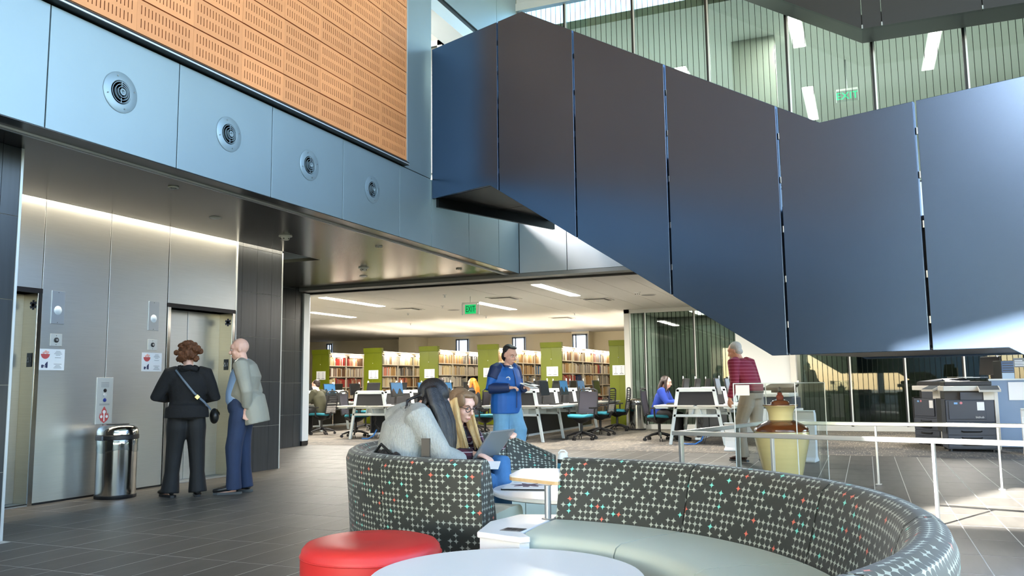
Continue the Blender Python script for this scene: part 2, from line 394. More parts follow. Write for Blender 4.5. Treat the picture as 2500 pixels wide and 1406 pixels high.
# ================================================================ lift lobby wall
XW = -7.63
we = MB(); we.box(-8.3, XW-.03, 4.4, 4.78, 0, 3.36); we.box(-8.3, XW-.03, 5.88, 7.54, 0, 3.36); we.box(-8.3, XW-.03, 8.70, 9.66, 0, 3.36); we.box(-8.3, XW-.03, 4.4, 9.66, 2.14, 3.36); we.box(-8.35, -8.25, 4.4, 9.66, 0, 2.2)
wall_lob = we.build('wall_lobby', m_dark); tag(wall_lob, 'lift lobby wall clad in brushed stainless steel', 'wall', kind='structure')
for (a, b, z0, z1) in ((4.40, 4.775, 0.02, 3.3), (5.885, 6.69, .02, 3.3), (6.695, 7.535, .02, 3.3), (4.785, 5.88, 2.145, 3.3), (7.545, 8.715, 2.145, 3.3)):
    MB().box(XW-.03, XW, a+.002, b-.002, z0, z1).build('steel_panel', m_steel, wall_lob, bevel=.002)
MB().box(XW-.03, XW-.008, 4.4, 7.535, 0, .02).build('base_reveal', m_black, wall_lob)
MB().box(XW-.03, XW+.012, 8.712, 8.724, 0, 3.3).build('edge_trim', m_ltrim, wall_lob)
m_jamb = mat('bronze tinted jamb steel', (168, 156, 134), .3, 1.0, noise=(3, .05, (1, 1, 30)))
m_deep = mat('deep header', (44, 42, 44), .4, .6)
def lift_door(nm, y0, y1, label):
    t = thing(nm, (XW, (y0+y1)/2, 0), 0, label, 'door', None, 'structure')
    D = .24
    for s, ya, yb in ((0, y0, y0+.05), (1, y1-.05, y1)):
        MB().box(XW-.005, XW+.012, ya, yb, 0, 2.10).build('frame', m_steel2, t, bevel=.002)
    MB().box(XW-.02, XW+.014, y0, y1, 2.095, 2.145).build('header', m_deep, t, bevel=.002)
    MB().box(XW-D, XW, y1-.012, y1-.002, 0, 2.1).build('jamb', m_jamb, t)
    MB().box(XW-D, XW, y0+.002, y0+.012, 0, 2.1).build('jamb', m_jamb, t)
    mid = (y0+y1)/2
    MB().box(XW-D-.03, XW-D, y0+.01, mid-.004, .012, 2.1).build('door_leaf', m_steel, t, bevel=.003)
    MB().box(XW-D-.03, XW-D, mid+.004, y1-.01, .012, 2.1).build('door_leaf', m_steel, t, bevel=.003)
    MB().box(XW-D-.02, XW+.01, y0, y1, .001, .012).build('sill', m_trim, t)
    # star of life on the jamb
    st = MB(); cx, cz = XW-.10, 1.985
    for k in range(3):
        a = k*math.pi/3; st.bar((cx-.05*math.sin(a), y1-.0135, cz-.05*math.cos(a)), (cx+.05*math.sin(a), y1-.0135, cz+.05*math.cos(a)), .026, .003, (0, 1, 0))
    st.build('star_of_life', mat('navy symbol', (34, 38, 66), .5), t)
    pl = MB().box(XW-.15, XW-.075, y1-.017, y1-.012, 1.36, 1.5).build('floor_plate', m_blackpl, t, bevel=.002)
    return t
d1 = lift_door('door_1', 4.775, 5.885, 'left lift doorway half hidden behind the dark pier')
d2 = lift_door('door_2', 7.54, 8.70, 'closed two-leaf stainless lift door behind the standing pair')
m_wtxt = mat('white lettering', (220, 222, 222), .5)
for d, y1 in ((d1, 5.885), (d2, 8.70)): text(None, '\u22061', 'floor_number', m_wtxt, d, (XW-.112, y1-.0185, 1.43), (R(90), 0, 0), .07)
# hall lantern plates, key switches, notices
FACEX = (R(90), 0, R(90))
for k, (y, w) in enumerate((((6.07), 'left'), ((7.33), 'right'))):
    side = 'beside the left lift' if k == 0 else 'beside the closed lift door'
    t = thing('hall_lantern', (XW, y, 1.97), 0, 'tall thin steel lantern plate with round lens '+side, 'lift lantern', 'lift lantern plates')
    MB().cbox((.004, 0, 0), (.008, .155, .34)).build('plate', mat('satin steel plate', (186, 194, 200), .38, .9), t, world=False, bevel=.002)
    MB().lathe([(0, .018), (.03, .016), (.046, .008), (.046, 0)][::-1], (0, 0, -.03), 24, 'x').build('lens', mat('frosted lens', (216, 226, 232), .25), t, True, world=False)
    for z in (-.155, .155): MB().ell((.009, 0, z), (.003, .004, .004), seg=6, rings=4).build('screw', m_dark, t, world=False)
    t = thing('key_switch', (XW, y-.003, 1.635), 0, 'square pale key switch plate above the notice '+side, 'switch', 'key switch plates')
    MB().cbox((.004, 0, 0), (.008, .135, .125)).build('plate', mat('pale steel plate', (206, 210, 208), .4, .4), t, world=False, bevel=.002)
    MB().lathe([(.026, 0.008), (.026, .016), (.014, .02), (0, .02)], (0, 0, 0), 20, 'x').build('key_barrel', m_blackpl, t, True, world=False)
    MB().lathe([(.012, .02), (.012, .024), (0, .024)], (0, 0, 0), 12, 'x').build('keyhole', m_trim, t, True, world=False)
    for z in (-.045, .045): MB().ell((.009, 0, z), (.003, .004, .004), seg=6, rings=4).build('screw', m_dark, t, world=False)
    t = thing('notice', (XW, y-.04 if k == 0 else y, 1.435), 0, 'white laminated notice with red bowl picture '+side, 'notice', 'taped lift notices')
    MB().cbox((.002, 0, 0), (.003, .295, .215)).build('sheet', m_paper, t, world=False)
    b = MB(); b.prism([(.0045, -.075+.05*math.cos(R(a)), .055+.05*math.sin(R(a))) for a in range(180, 361, 15)], (.001, 0, 0)); b.build('bowl', mat('red print', (196, 84, 84), .7), t, world=False)
    b = MB()
    for q in range(5): b.ell((.005, -.095+.012*q+.004*(q % 2), .065+.008*(q % 3)), (.0012, .014, .012), seg=8, rings=4)
    b.build('bowl_food', mat('pink print', (224, 170, 160), .7), t, world=False)
    b = MB(); b.prism([(.0045, -.115, -.085), (.0045, -.045, -.085), (.0045, -.045, -.02), (.0045, -.06, -.03), (.0045, -.075, -.05), (.0045, -.115, -.055)], (.001, 0, 0)); b.build('building_mark', mat('navy print', (44, 50, 84), .7), t, world=False)
    text(None, 'a', 'letter_a', m_paper, t, (XW+.0062, y-.082-(.04 if k == 0 else 0), 1.435-.062), FACEX, .075)
    for q, z in enumerate((.085, .072, .059, .046, .02, -.045, -.058, -.071, -.084)):
        MB().cbox((.0045, .07, z), (.001, .05+.02*((q*7) % 3), .004)).build('text_line', m_ink, t, world=False)
    for d_ in (t,):
        pass
t = thing('call_station', (XW, 6.69, 1.0), 0, 'tall pale lift call plate with red fire pictogram above the bin', 'call panel')
MB().cbox((.005, 0, .005), (.01, .215, .50)).build('plate', mat('pale steel plate', (206, 210, 208), .4, .4), t, world=False, bevel=.003)
for z, c in ((.115, (30, 30, 34)), (.065, (200, 205, 208)), (.012, (40, 60, 140))):
    MB().lathe([(.02, .01), (.02, .016), (.013, .018), (0, .018)], (0, 0, z), 18, 'x').build('button', mat('button %d' % c[2], c, .35), t, True, world=False)
b = MB(); fl_ = [(-.0, -.235), (-.045, -.205), (-.062, -.17), (-.05, -.125), (-.035, -.15), (-.03, -.10), (0, -.055), (.03, -.10), (.035, -.15), (.05, -.125), (.062, -.17), (.045, -.205)]
b.prism([(.0105, y, z) for y, z in fl_], (.0015, 0, 0)); b.build('fire_symbol', mat('red print', (196, 84, 84), .7), t, world=False)
for yy, zz, r_ in ((0, -.115, .02), (-.035, -.165, .016), (.035, -.165, .016)):
    MB().lathe([(r_, .0), (r_, .001), (0, .001)], (.012, yy, zz), 16, 'x').build('symbol_dot', m_paper, t, world=False)
MB().box(.0125, .0132, -.007, .007, -.215, -.13).build('symbol_bar', m_paper, t, world=False)
for z in (.2, .185, .17, .155, -.03, -.04): MB().cbox((.0108, 0, z), (.001, .1 if z > 0 else .13, .004)).build('text_line', m_ink, t, world=False)
# ================================================================ dark tiled piers
m_ptile = mat('charcoal wall tile', (50, 54, 58), .28, 0, noise=(2.5, .28, (1, 9, .6)), rnd=.12)
def tiled(parent, axis, fixed, a0, a1, z0, z1, tw=.3, th=.603, sgn=1, a_start=None, z_start=0.0):
    """tiles on a plane; axis 'x' -> plane x=fixed (runs along y), 'y' -> plane y=fixed"""
    j = .004; z = z_start
    while z < z1:
        zz0, zz1 = max(z, z0)+j/2, min(z+th, z1)-j/2
        a = a0 if a_start is None else a_start
        while a < a1-1e-6:
            b0, b1 = max(a, a0)+j/2, min(a+tw, a1)-j/2
            if b1-b0 > .02 and zz1-zz0 > .02:
                q = MB()
                if axis == 'x': q.box(min(fixed, fixed+sgn*.012), max(fixed, fixed+sgn*.012), b0, b1, zz0, zz1)
                else: q.box(b0, b1, min(fixed, fixed+sgn*.012), max(fixed, fixed+sgn*.012), zz0, zz1)
                q.build('wall_tile', m_ptile, parent)
            a += tw
        z += th
pr = MB(); pr.box(-8.3, XW-.012, 8.724, 9.655, 0, 3.3)
pier1 = pr.build('wall_pier', m_grout); tag(pier1, 'dark tiled pier right of the lift doors', 'pier', kind='structure')
tiled(pier1, 'x', XW-.012, 8.724, 9.655, 0, 3.32, .302, .603, 1, 8.52)
tiled(pier1, 'y', 9.655, -8.3, XW, 0, 3.04, .3, .603, 1)
MB().box(XW-.012, XW+.006, 9.65, 9.668, 0, 3.04).build('corner_trim', m_ltrim, pier1)
pr = MB(); pr.box(-7.9, -6.102, 1.0, 4.456, 0, 3.04)
pier2 = pr.build('wall_pier_front', m_grout); tag(pier2, 'dark tiled pier at the left edge of view', 'pier', kind='structure')
tiled(pier2, 'x', -6.102, 1.0, 4.456, 0, 3.04, .3, .66, 1, 1.0, -.15)
tiled(pier2, 'y', 4.456, -7.63, -6.10, 0, 3.04, .3, .66, 1, None, -.15)
MB().box(-6.10, -6.084, 4.452, 4.474, 0, 3.04).build('corner_trim', m_ltrim, pier2)
# side wall of the passage and library opening jamb
pr = MB(); pr.box(-10.5, -10.112, 9.6, 13.42, 0, 3.04); pr.box(-10.5, -8.3, 9.4, 9.6, 0, 3.04)
wall_pas = pr.build('wall_passage', m_grout); tag(wall_pas, 'charcoal tiled side wall of the passage before the library opening', 'wall', kind='structure')
tiled(wall_pas, 'x', -10.112, 9.6, 13.42, 0, 3.04, .3, .603, 1)
jb = thing('door_3', (-10.0, 13.6, 0), 0, 'pale metal jamb and black head track of the wide library opening', 'opening', None, 'structure')
MB().box(-10.24, -10.06, 13.42, 13.60, .09, 2.95).build('jamb', m_aluw, jb, bevel=.003)
MB().box(-10.24, -10.065, 13.42, 13.60, 0, .09).build('jamb_base', m_black, jb)
MB().box(-10.36, -10.24, 13.62, 13.86, .09, 2.95).build('jamb', m_aluw, jb, bevel=.003)
MB().box(-10.36, -10.245, 13.62, 13.86, 0, .09).build('jamb_base', m_black, jb)
MB().box(-10.2, -10.10, 13.60, 13.62, 0, 2.95).build('jamb_gap', m_black, jb)
MB().box(-10.4, 5, 13.62, 13.70, 2.945, 3.04).build('head_track', m_black, jb)
MB().box(-10.4, 5, 13.30, 13.62, 2.98, 3.04).build('head_strip', mat('grey head strip', (150, 152, 150), .5, .2), jb)
# ================================================================ front fascia, second floor, upper glass
wf = MB(); wf.box(-5.45, 6, 13.325, 13.7, 3.04, 4.0); wf.box(-5.45, 6, 13.325, 13.7, 7.95, 11)
wall_f = wf.build('wall_front', m_dark); tag(wall_f, 'pale panelled front wall above the library opening', 'wall', kind='structure')
for a, b in ((-5.445, -4.575), (-4.57, -3.31), (-3.305, -2.045), (-2.04, -.78), (-.775, .485), (.49, 1.75), (1.755, 6)):
    MB().box(a+.003, b-.003, 13.30, 13.325, 3.045, 3.99).build('metal_panel', m_aluw, wall_f, bevel=.003)
    MB().box(a+.003, b-.003, 13.30, 13.325, 7.95, 11).build('metal_panel', m_aluw, wall_f, bevel=.003)
MB().box(-5.45, 6, 13.28, 13.4, 7.80, 7.94).build('head_beam', m_aluw, wall_f)
def glass_mat(name, tint, gloss, pitch, wid, off, dens=.85, rough=.02):
    m = bpy.data.materials.new(name); m.use_nodes = True; nt = m.node_tree; nt.nodes.remove(nt.nodes['Principled BSDF'])
    nb = NB(m); out = nt.nodes['Material Output']
    tr = nb.n('ShaderNodeBsdfTransparent'); tr.inputs[0].default_value = tint
    gl = nb.n('ShaderNodeBsdfGlossy'); gl.inputs['Roughness'].default_value = rough; gl.inputs[0].default_value = (.9, .97, .95, 1)
    lw = nb.n('ShaderNodeLayerWeight'); lw.inputs[0].default_value = .12; ge = nb.n('ShaderNodeNewGeometry'); fac = nb.math('MULTIPLY', nb.math('ADD', lw.outputs[0], gloss), nb.math('SUBTRACT', 1.0, ge.outputs['Backfacing']))
    mx = nb.n('ShaderNodeMixShader'); nt.links.new(fac, mx.inputs[0]); nt.links.new(tr.outputs[0], mx.inputs[1]); nt.links.new(gl.outputs[0], mx.inputs[2])
    last = mx.outputs[0]
    if pitch:
        x = nb.xyz(nb.tc('Object'))[0]
        s = nb.math('LESS_THAN', nb.math('FRACT', nb.math('DIVIDE', nb.math('ADD', x, off), pitch)), wid)
        df = nb.n('ShaderNodeBsdfDiffuse'); df.inputs[0].default_value = srgb(30, 36, 34)
        m2 = nb.n('ShaderNodeMixShader'); nt.links.new(nb.math('MULTIPLY', s, dens), m2.inputs[0]); nt.links.new(last, m2.inputs[1]); nt.links.new(df.outputs[0], m2.inputs[2]); last = m2.outputs[0]
    nt.links.new(last, out.inputs[0]); return m
g_up = glass_mat('fritted upper glass', (.72, .80, .77, 1), .035, .092, .075, 50)
g_gr = glass_mat('fritted green glass', (.44, .51, .47, 1), .03, .105, .14, 50)
MX = [-5.42, -4.553, -3.33, -2.094, -.86, .365, 1.597, 2.83, 4.06]
win1 = thing('window_1', (-1, 13.4, 4), 0, 'tall striped glass wall of the upper floor behind the dark stair', 'glass wall', None, 'structure')
for a, b in zip(MX[:-1], MX[1:]):
    q = MB(); q.box(a+.03, b-.03, 13.40, 13.412, 4.03, 7.80); q.build('pane', g_up, win1, world=False).location = (1, -13.4, -4)
for x in MX:
    MB().box(x-.03, x+.006, 13.37, 13.45, 4.0, 7.80).build('mullion', m_black, win1); MB().box(x+.006, x+.03, 13.36, 13.45, 4.0, 7.80).build('mullion_cap', m_ltrim, win1)
MB().box(-5.42, 4.06, 13.36, 13.45, 3.99, 4.03).build('sill', m_dark, win1)
m_ceil2 = mat('upper ceiling grey', (186, 188, 182), .8); m_wall2 = mat('upper room wall', (178, 180, 172), .8)
up = MB(); up.box(-5.85, 6, 13.7, 24, 3.05, 4.0)
slab = up.build('floor_upper', m_whitewall); tag(slab, 'slab of the upper floor above the library', 'slab', kind='structure')
MB().box(-12, 6, 13.46, 24, 7.35, 7.5).build('ceiling_upper', m_ceil2)['kind'] = 'structure'
tag(bpy.data.objects['ceiling_upper'], 'grey ceiling of the upper floor seen through striped glass', 'ceiling', kind='structure')
w = MB(); w.box(-2.6, 6, 23, 23.2, 4, 7.4)
for x in (-12, -9.6, -7.2, -4.9, -2.7): w.box(x, x+.12, 23, 23.2, 4, 7.4)
w.box(-12, -2.6, 23, 23.2, 4, 4.9); w.box(5.6, 6, 13.46, 23, 4, 7.4); w.box(-1.95, -1.2, 15.2, 15.5, 4, 7.4); w.box(-12, -5.45, 13.3, 13.5, 4.0, 11); w.box(-12.1, -12, 10, 23.2, 4, 11)
tag(w.build('wall_upper', m_wall2), 'walls of the upper floor rooms behind the glass', 'wall', kind='structure')
MB().box(-12, -5.86, 9.9, 13.3, 3.2, 4.0).build('floor_landing', m_dark); tag(bpy.data.objects['floor_landing'], 'dark upper landing floor behind the stair head', 'slab', kind='structure')
# dim corridor window seen in the gap over the stair head
t = thing('window_2', (-8.6, 13.2, 5.9), 0, 'dim framed interior window in the gap above the stair head', 'window', None, 'structure')
for (a, b, c, d) in ((-9.3, -9.2, 5, 7.5), (-7.0, -6.9, 5, 7.5), (-9.3, -6.9, 7.4, 7.5)): MB().box(a, b, 13.2, 13.29, c, d).build('frame', m_trim, t)
MB().box(-9.2, -7.0, 13.25, 13.28, 5, 7.4).build('pane', mat('dim pane', (58, 64, 56), .2), t)
m_tube = mat('lit ceiling panel', (255, 250, 240), .5, emit=9, ecol=(255, 248, 236))
def strip_light(x, y0, y1, z, w, label, grp, power, col=(1, .86, .68), mt=None, lamp=True):
    t = thing('ceiling_light', (x, (y0+y1)/2, z), 0, label, 'light', grp)
    MB().box(x-w/2-.02, x+w/2+.02, y0-.02, y1+.02, z-.004, z+.02).build('frame', m_plw, t)
    n = 2
    for k in range(n):
        a = y0+(y1-y0)*k/n; b = y0+(y1-y0)*(k+1)/n
        MB().box(x-w/2, x+w/2, a+.01, b-.01, z-.012, z-.003).build('diffuser', mt or m_tube, t)
    if lamp: area_lamp('ceiling_lamp', (x, (y0+y1)/2, z-.03), w, y1-y0, power, col)
    return t
lab = ['twin strip ceiling light upstairs by the striped glass, upper left of the exit sign', 'twin strip ceiling light upstairs, right one beneath the dark stair underside', 'twin strip ceiling light upstairs, lower one beside the stair edge', 'strip ceiling light upstairs barely showing over the sloping stair top']
for k, (x, y0, y1) in enumerate(((-.80, 14.05, 15.95), (1.49, 15.9, 18.25), (-.81, 18.25, 20.7), (-3.06, 16.0, 18.3))): strip_light(x, y0, y1, 7.34, .2, lab[k], 'upstairs strip lights', 75, (1, .95, .86))
m_exit = mat('lit green', (20, 190, 110), .4, emit=1.6, ecol=(24, 214, 120)); m_acr = glass_mat('clear acrylic', (.93, .95, .95, 1), .0, 0, 0, 0)
def exit_sign(x, y, z, w, label, arrow=False):
    t = thing('exit_sign', (x, y, z), 0, label, 'exit sign')
    MB().box(x-w*.75, x+w*.75, y, y+.008, z-.11, z+.11).build('acrylic_panel', m_acr, t)
    if arrow: MB().box(x-w*.5, x+w*.5, y-.004, y, z-.095, z+.095).build('green_field', mat('lit green field', (18, 170, 96), .4, emit=.35, ecol=(24, 214, 120)), t)
    tm = mat('dark green letters', (4, 44, 26), .6) if arrow else m_exit
    text(None, 'EXIT', 'letters', tm, t, (x, y-.0055, z-.002), (R(90), 0, 0), .105 if arrow else .2).scale = (1, 1.7 if arrow else 1, 1)
    if arrow: MB().prism([(x+w*.44, y-.006, z+.02), (x+w*.49, y-.006, z), (x+w*.44, y-.006, z-.02)], (0, .001, 0)).build('chevron', tm, t)
    MB().box(x-w*.75, x+w*.75, y-.015, y+.025, z+.11, z+.145).build('housing', m_plw, t)
    for q in (-1, 1): MB().box(x+q*w*.76-.006, x+q*w*.76+.006, y-.008, y+.014, z-.115, z+.115).build('edge_clip', m_ltrim, t)
    return t
for x, l in ((-6.7, 'over the landing behind the stair head'), (-5.2, 'over the corner by the metal panels')): strip_light(x, 13.6, 14.9, 7.34, .2, 'strip ceiling light upstairs '+l, 'upstairs strip lights', 190, (.92, 1, 1))  # out-of-sight lamps added to brighten the left upper panes
exit_sign(-.035, 17.0, 6.62, .26, 'green EXIT sign glowing behind the striped upper glass')
MB().cyl((-.035, 17.01, 6.76), (-.035, 17.01, 7.35), .012, 6).build('hanger', m_trim, bpy.data.objects['exit_sign'])
# dark upper stair bulkhead
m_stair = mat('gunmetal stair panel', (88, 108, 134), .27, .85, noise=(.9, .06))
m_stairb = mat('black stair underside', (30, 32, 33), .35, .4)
m_updark = mat('charcoal upper stair panel', (26, 29, 32), .55, .1)  # dark of the backlit panels put into their base colour
us = thing('upper_stair', (0, 12.6, 6.2), 0, 'dark bulkhead of the upper stair flight at the top right corner', 'stair')
YU = 12.6
def zat(px, py):
    d = CF*FPX+CR*(px-1250)-CU*(py-703); k = YU/d.y; return (d.x*k, EYE+d.z*k)
c0 = zat(2105, 70); c1 = zat(2500, 10); c2 = zat(1895, -5)
sl = (c2[1]-c0[1])/(c2[0]-c0[0])
xs = [c0[0]-2.53, c0[0]-1.265, c0[0], c0[0]+.26, c0[0]+1.525, c0[0]+2.79]
for a, b in zip(xs[:-1], xs[1:]):
    za = c0[1]+(sl*(a-c0[0]) if a < c0[0] else 0); zb = c0[1]+(sl*(b-c0[0]) if b < c0[0] else 0)
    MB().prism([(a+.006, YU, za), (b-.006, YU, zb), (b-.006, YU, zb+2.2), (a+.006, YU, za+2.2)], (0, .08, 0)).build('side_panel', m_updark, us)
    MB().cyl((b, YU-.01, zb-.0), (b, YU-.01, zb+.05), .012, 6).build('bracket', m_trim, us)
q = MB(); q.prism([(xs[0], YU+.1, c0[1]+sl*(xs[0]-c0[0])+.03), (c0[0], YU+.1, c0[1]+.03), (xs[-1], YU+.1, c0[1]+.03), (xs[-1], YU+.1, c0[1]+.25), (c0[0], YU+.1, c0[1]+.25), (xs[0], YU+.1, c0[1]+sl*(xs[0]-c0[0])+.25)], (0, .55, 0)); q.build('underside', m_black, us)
# ================================================================ the main stair
P0 = Vector((-5.45, 10.10, 0)); SU = Vector((.9367, -.3502, 0)); SN = Vector((.3502, .9367, 0))
def sp(s, d, z): p = P0+SU*s+SN*d; return (p.x, p.y, z)
def ztop(s): return 5.877 if s <= 1.749 else (3.545 if s >= 5.527 and s <= 7.95 else (5.877-(s-1.749)*(5.877-3.545)/(5.527-1.749) if s < 5.527 else 3.545-(s-7.95)*.617))
def zbot(s): return 3.71 if s <= 1.144 else (1.374 if s >= 4.944 and s <= 6.95 else (3.71-(s-1.144)*(3.71-1.374)/(4.944-1.144) if s < 4.944 else 1.374-(s-6.95)*.613))
stair = thing('staircase', sp(4, 1.2, 0), 0, 'long gunmetal panelled staircase zigzagging across the atrium', 'stair')
SJ = [0, 1.311, 2.58, 3.85, 5.111, 6.374, 7.64, 8.9]
TB = [1.144, 1.749, 4.944, 5.527, 6.95, 7.95]
for a, b in zip(SJ[:-1], SJ[1:]):
    a2, b2 = a+.012, b-.012
    st_ = [a2]+sorted(x for x in TB if a2 < x < b2)+[b2]
    poly = [sp(s, 0, zbot(s)) for s in st_]+[sp(s, 0, ztop(s)) for s in reversed(st_)]
    MB().prism(poly, SN*.05).build('side_panel', m_stair, stair, bevel=.004)
    for f in (.12, .3, .5, .7, .88):
        z = zbot(b)+(ztop(b)-zbot(b))*f; p = sp(b, .04, z); MB().cbox(p, (.02, .02, .06)).build('panel_clip', m_ltrim, stair)
WS = 2.35
st_ = [0.02]+[x for x in TB]+[8.9]
q = MB(); q.prism([sp(s, .09, zbot(s)+.05) for s in st_]+[sp(s, .09, ztop(s)-1.0) for s in reversed(st_)], SN*.03); q.build('inner_skin', m_black, stair)
# rear balustrade and stair body
q = MB(); q.prism([sp(s, WS, zbot(s)) for s in st_]+[sp(s, WS, ztop(s)-.9) for s in reversed(st_)], SN*.06); q.build('rear_panel', m_stair, stair)
und = MB()
for a, b in zip(st_[:-1], st_[1:]):
    und.prism([sp(a, .12, zbot(a)+.02), sp(b, .12, zbot(b)+.02), sp(b, WS, zbot(b)+.02), sp(a, WS, zbot(a)+.02)], (0, 0, .12))
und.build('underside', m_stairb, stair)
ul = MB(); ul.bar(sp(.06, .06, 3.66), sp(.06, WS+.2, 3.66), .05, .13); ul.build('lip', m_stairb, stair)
ul = MB(); ul.bar(sp(.02, 1.25, 3.73), sp(1.6, 1.5, 3.728), .006, .004); ul.build('underside_joint', m_black, stair)
steps = MB()
for k in range(13):
    s = 1.9+k*.28; steps.prism([sp(s, .14, ztop(s)-1.1), sp(s+.29, .14, ztop(s)-1.1), sp(s+.29, WS-.05, ztop(s)-1.1), sp(s, WS-.05, ztop(s)-1.1)], (0, 0, -.16))
steps.build('tread_flight', mat('grey treads', (110, 112, 112), .6), stair)
ld = MB(); ld.prism([sp(.02, .14, 4.75), sp(1.9, .14, 4.75), sp(1.9, WS, 4.75), sp(.02, WS, 4.75)], (0, 0, -.2)); ld.prism([sp(5.5, .14, 2.45), sp(8.0, .14, 2.45), sp(8.0, WS, 2.45), sp(5.5, WS, 2.45)], (0, 0, -.2)); ld.build('landing', m_dark, stair)
# ================================================================ library shell
m_ceil = mat('library ceiling', (226, 222, 214), .85, bump=(90, .03)); m_beige = mat('beige wall', (234, 224, 198), .85)
lc = MB(); lc.box(-23, 6, 13.7, 31, 2.99, 3.04)
ceil = lc.build('ceiling', m_black); tag(ceil, 'pale panelled ceiling of the library', 'ceiling', kind='structure')
cx = [-23, -20.6, -18.2, -15.8, -13.6, -11.4, -9.2, -6.9, -6.1, -5.62, -4.9, -4.33, -3.75, -2.6, -1.4, 0, 2, 6]
for a, b in zip(cx[:-1], cx[1:]): MB().box(a+.004, b-.004, 13.70, 30, 2.955, 2.99).build('ceiling_panel', m_ceil, ceil)
lw = MB(); lw.box(-23, -5.3, 28.6, 28.8, 0, 3); lw.box(-23.2, -23, 9.6, 28.8, 0, 3); lw.box(-23, -10.5, 13.3, 13.5, 0, 3.04); lw.box(-16.3, -15.6, 27.6, 28.6, 0, 3); lw.box(-9.55, -8.9, 28.1, 28.6, 0, 3)
wall_b = lw.build('wall_back', m_beige); tag(wall_b, 'beige back wall of the library above the bookshelves', 'wall', kind='structure')
m_day = mat('daylit pane', (196, 214, 240), .3, emit=1.4, ecol=(190, 212, 245)); m_wfr = mat('grey window frame', (120, 128, 136), .5, .3)
for k, (x0, x1) in enumerate(((-14.35, -13.82), (-12.02, -11.5), (-9.72, -9.18), (-20.25, -19.98))):
    yy = 28.08 if k == 2 else 28.58
    if k == 2: x0, x1 = -9.5, -8.95
    t = thing('window_%d' % (k+3), ((x0+x1)/2, yy, 2.4), 0, 'small daylit clerestory window in the library back wall, '+['left of centre', 'between two green shelf ends', 'rightmost, above the bookcase lamps', 'farthest left'][k], 'window', None, 'structure')
    z0, z1 = 2.05, 2.86
    for (a, b, c, d) in ((x0, x0+.05, z0, z1), (x1-.05, x1, z0, z1), (x0, x1, z1-.05, z1), (x0+.12, x0+.16, z0, z1)): MB().box(a, b, yy-.06, yy, c, d).build('frame', m_wfr, t)
    MB().box(x0, x1, yy-.03, yy-.02, z0, z1).build('pane', m_day, t)
# right-hand glazed room on the ground floor
YGL = 20.4
w3 = thing('window_7', (-4, YGL, 0), 0, 'dark green striped glass wall of the meeting room under the stair', 'glass wall', None, 'structure')
m_frame = mat('pale frame', (204, 206, 202), .45, .2)
MB().box(-5.52, -5.38, YGL-.06, 28.6, 0, 2.96).build('corner_post', m_frame, w3)
MB().box(-5.52, -2.6, YGL-.06, YGL+.06, 2.86, 2.96).build('head_rail', m_frame, w3)
GX = [-5.38, -5.0, -3.78, -2.62]
for a, b in zip(GX[:-1], GX[1:]):
    MB().box(a+.02, b-.02, YGL, YGL+.012, .12, 2.86).build('pane', g_gr, w3)
    if b < -2.7: MB().box(b-.025, b+.005, YGL-.05, YGL+.03, .1, 2.86).build('mullion', m_black, w3); MB().box(b+.005, b+.025, YGL-.05, YGL+.03, .1, 2.86).build('mullion_cap', m_ltrim, w3)
MB().box(-5.38, -2.6, YGL-.05, YGL+.05, 0, .12).build('sill', m_frame, w3)
ww = MB(); ww.box(-2.68, -1.40, 19.4, 19.6, 0, 2.96)
tag(ww.build('wall_pier_white', m_whitewall), 'white wall pier behind the man in the maroon shirt', 'wall', kind='structure')
MB().box(-1.52, -1.40, 19.36, 19.4, 0, 2.96).build('corner_trim', m_frame, bpy.data.objects['wall_pier_white'])
MB().box(-1.40, -1.36, 19.34, 19.40, 1.02, 1.14).build('door_opener', m_plw, bpy.data.objects['wall_pier_white'])
w4 = thing('window_8', (1, YGL, 0), 0, 'dark green striped glass wall behind the copiers', 'glass wall', None, 'structure')
GX = [-1.40, -.33, .80, 1.95, 3.1, 4.3]
for a, b in zip(GX[:-1], GX[1:]):
    MB().box(a+.02, b-.02, YGL, YGL+.012, .12, 2.92).build('pane', g_gr, w4)
    MB().box(b-.03, b, YGL-.05, YGL+.03, .1, 2.95).build('mullion', m_black, w4); MB().box(b, b+.03, YGL-.05, YGL+.03, .1, 2.95).build('mullion_cap', m_ltrim, w4)
MB().box(-1.4, 4.3, YGL-.05, YGL+.05, 0, .12).build('sill', m_frame, w4)
m_rgw = mat('grey green room wall', (92, 96, 88), .8)
rw = MB(); rw.box(-5.4, 6, 23.4, 23.6, 0, 3); rw.box(-1.1, -.2, 22.9, 23.4, 0, 3); rw.box(-2.9, -2.5, YGL+.6, 23.4, 0, 3); rw.box(5, 5.2, 13.7, 23.5, 0, 3)
tag(rw.build('wall_meeting_room', m_rgw), 'grey green inner walls of the glazed meeting room', 'wall', kind='structure')
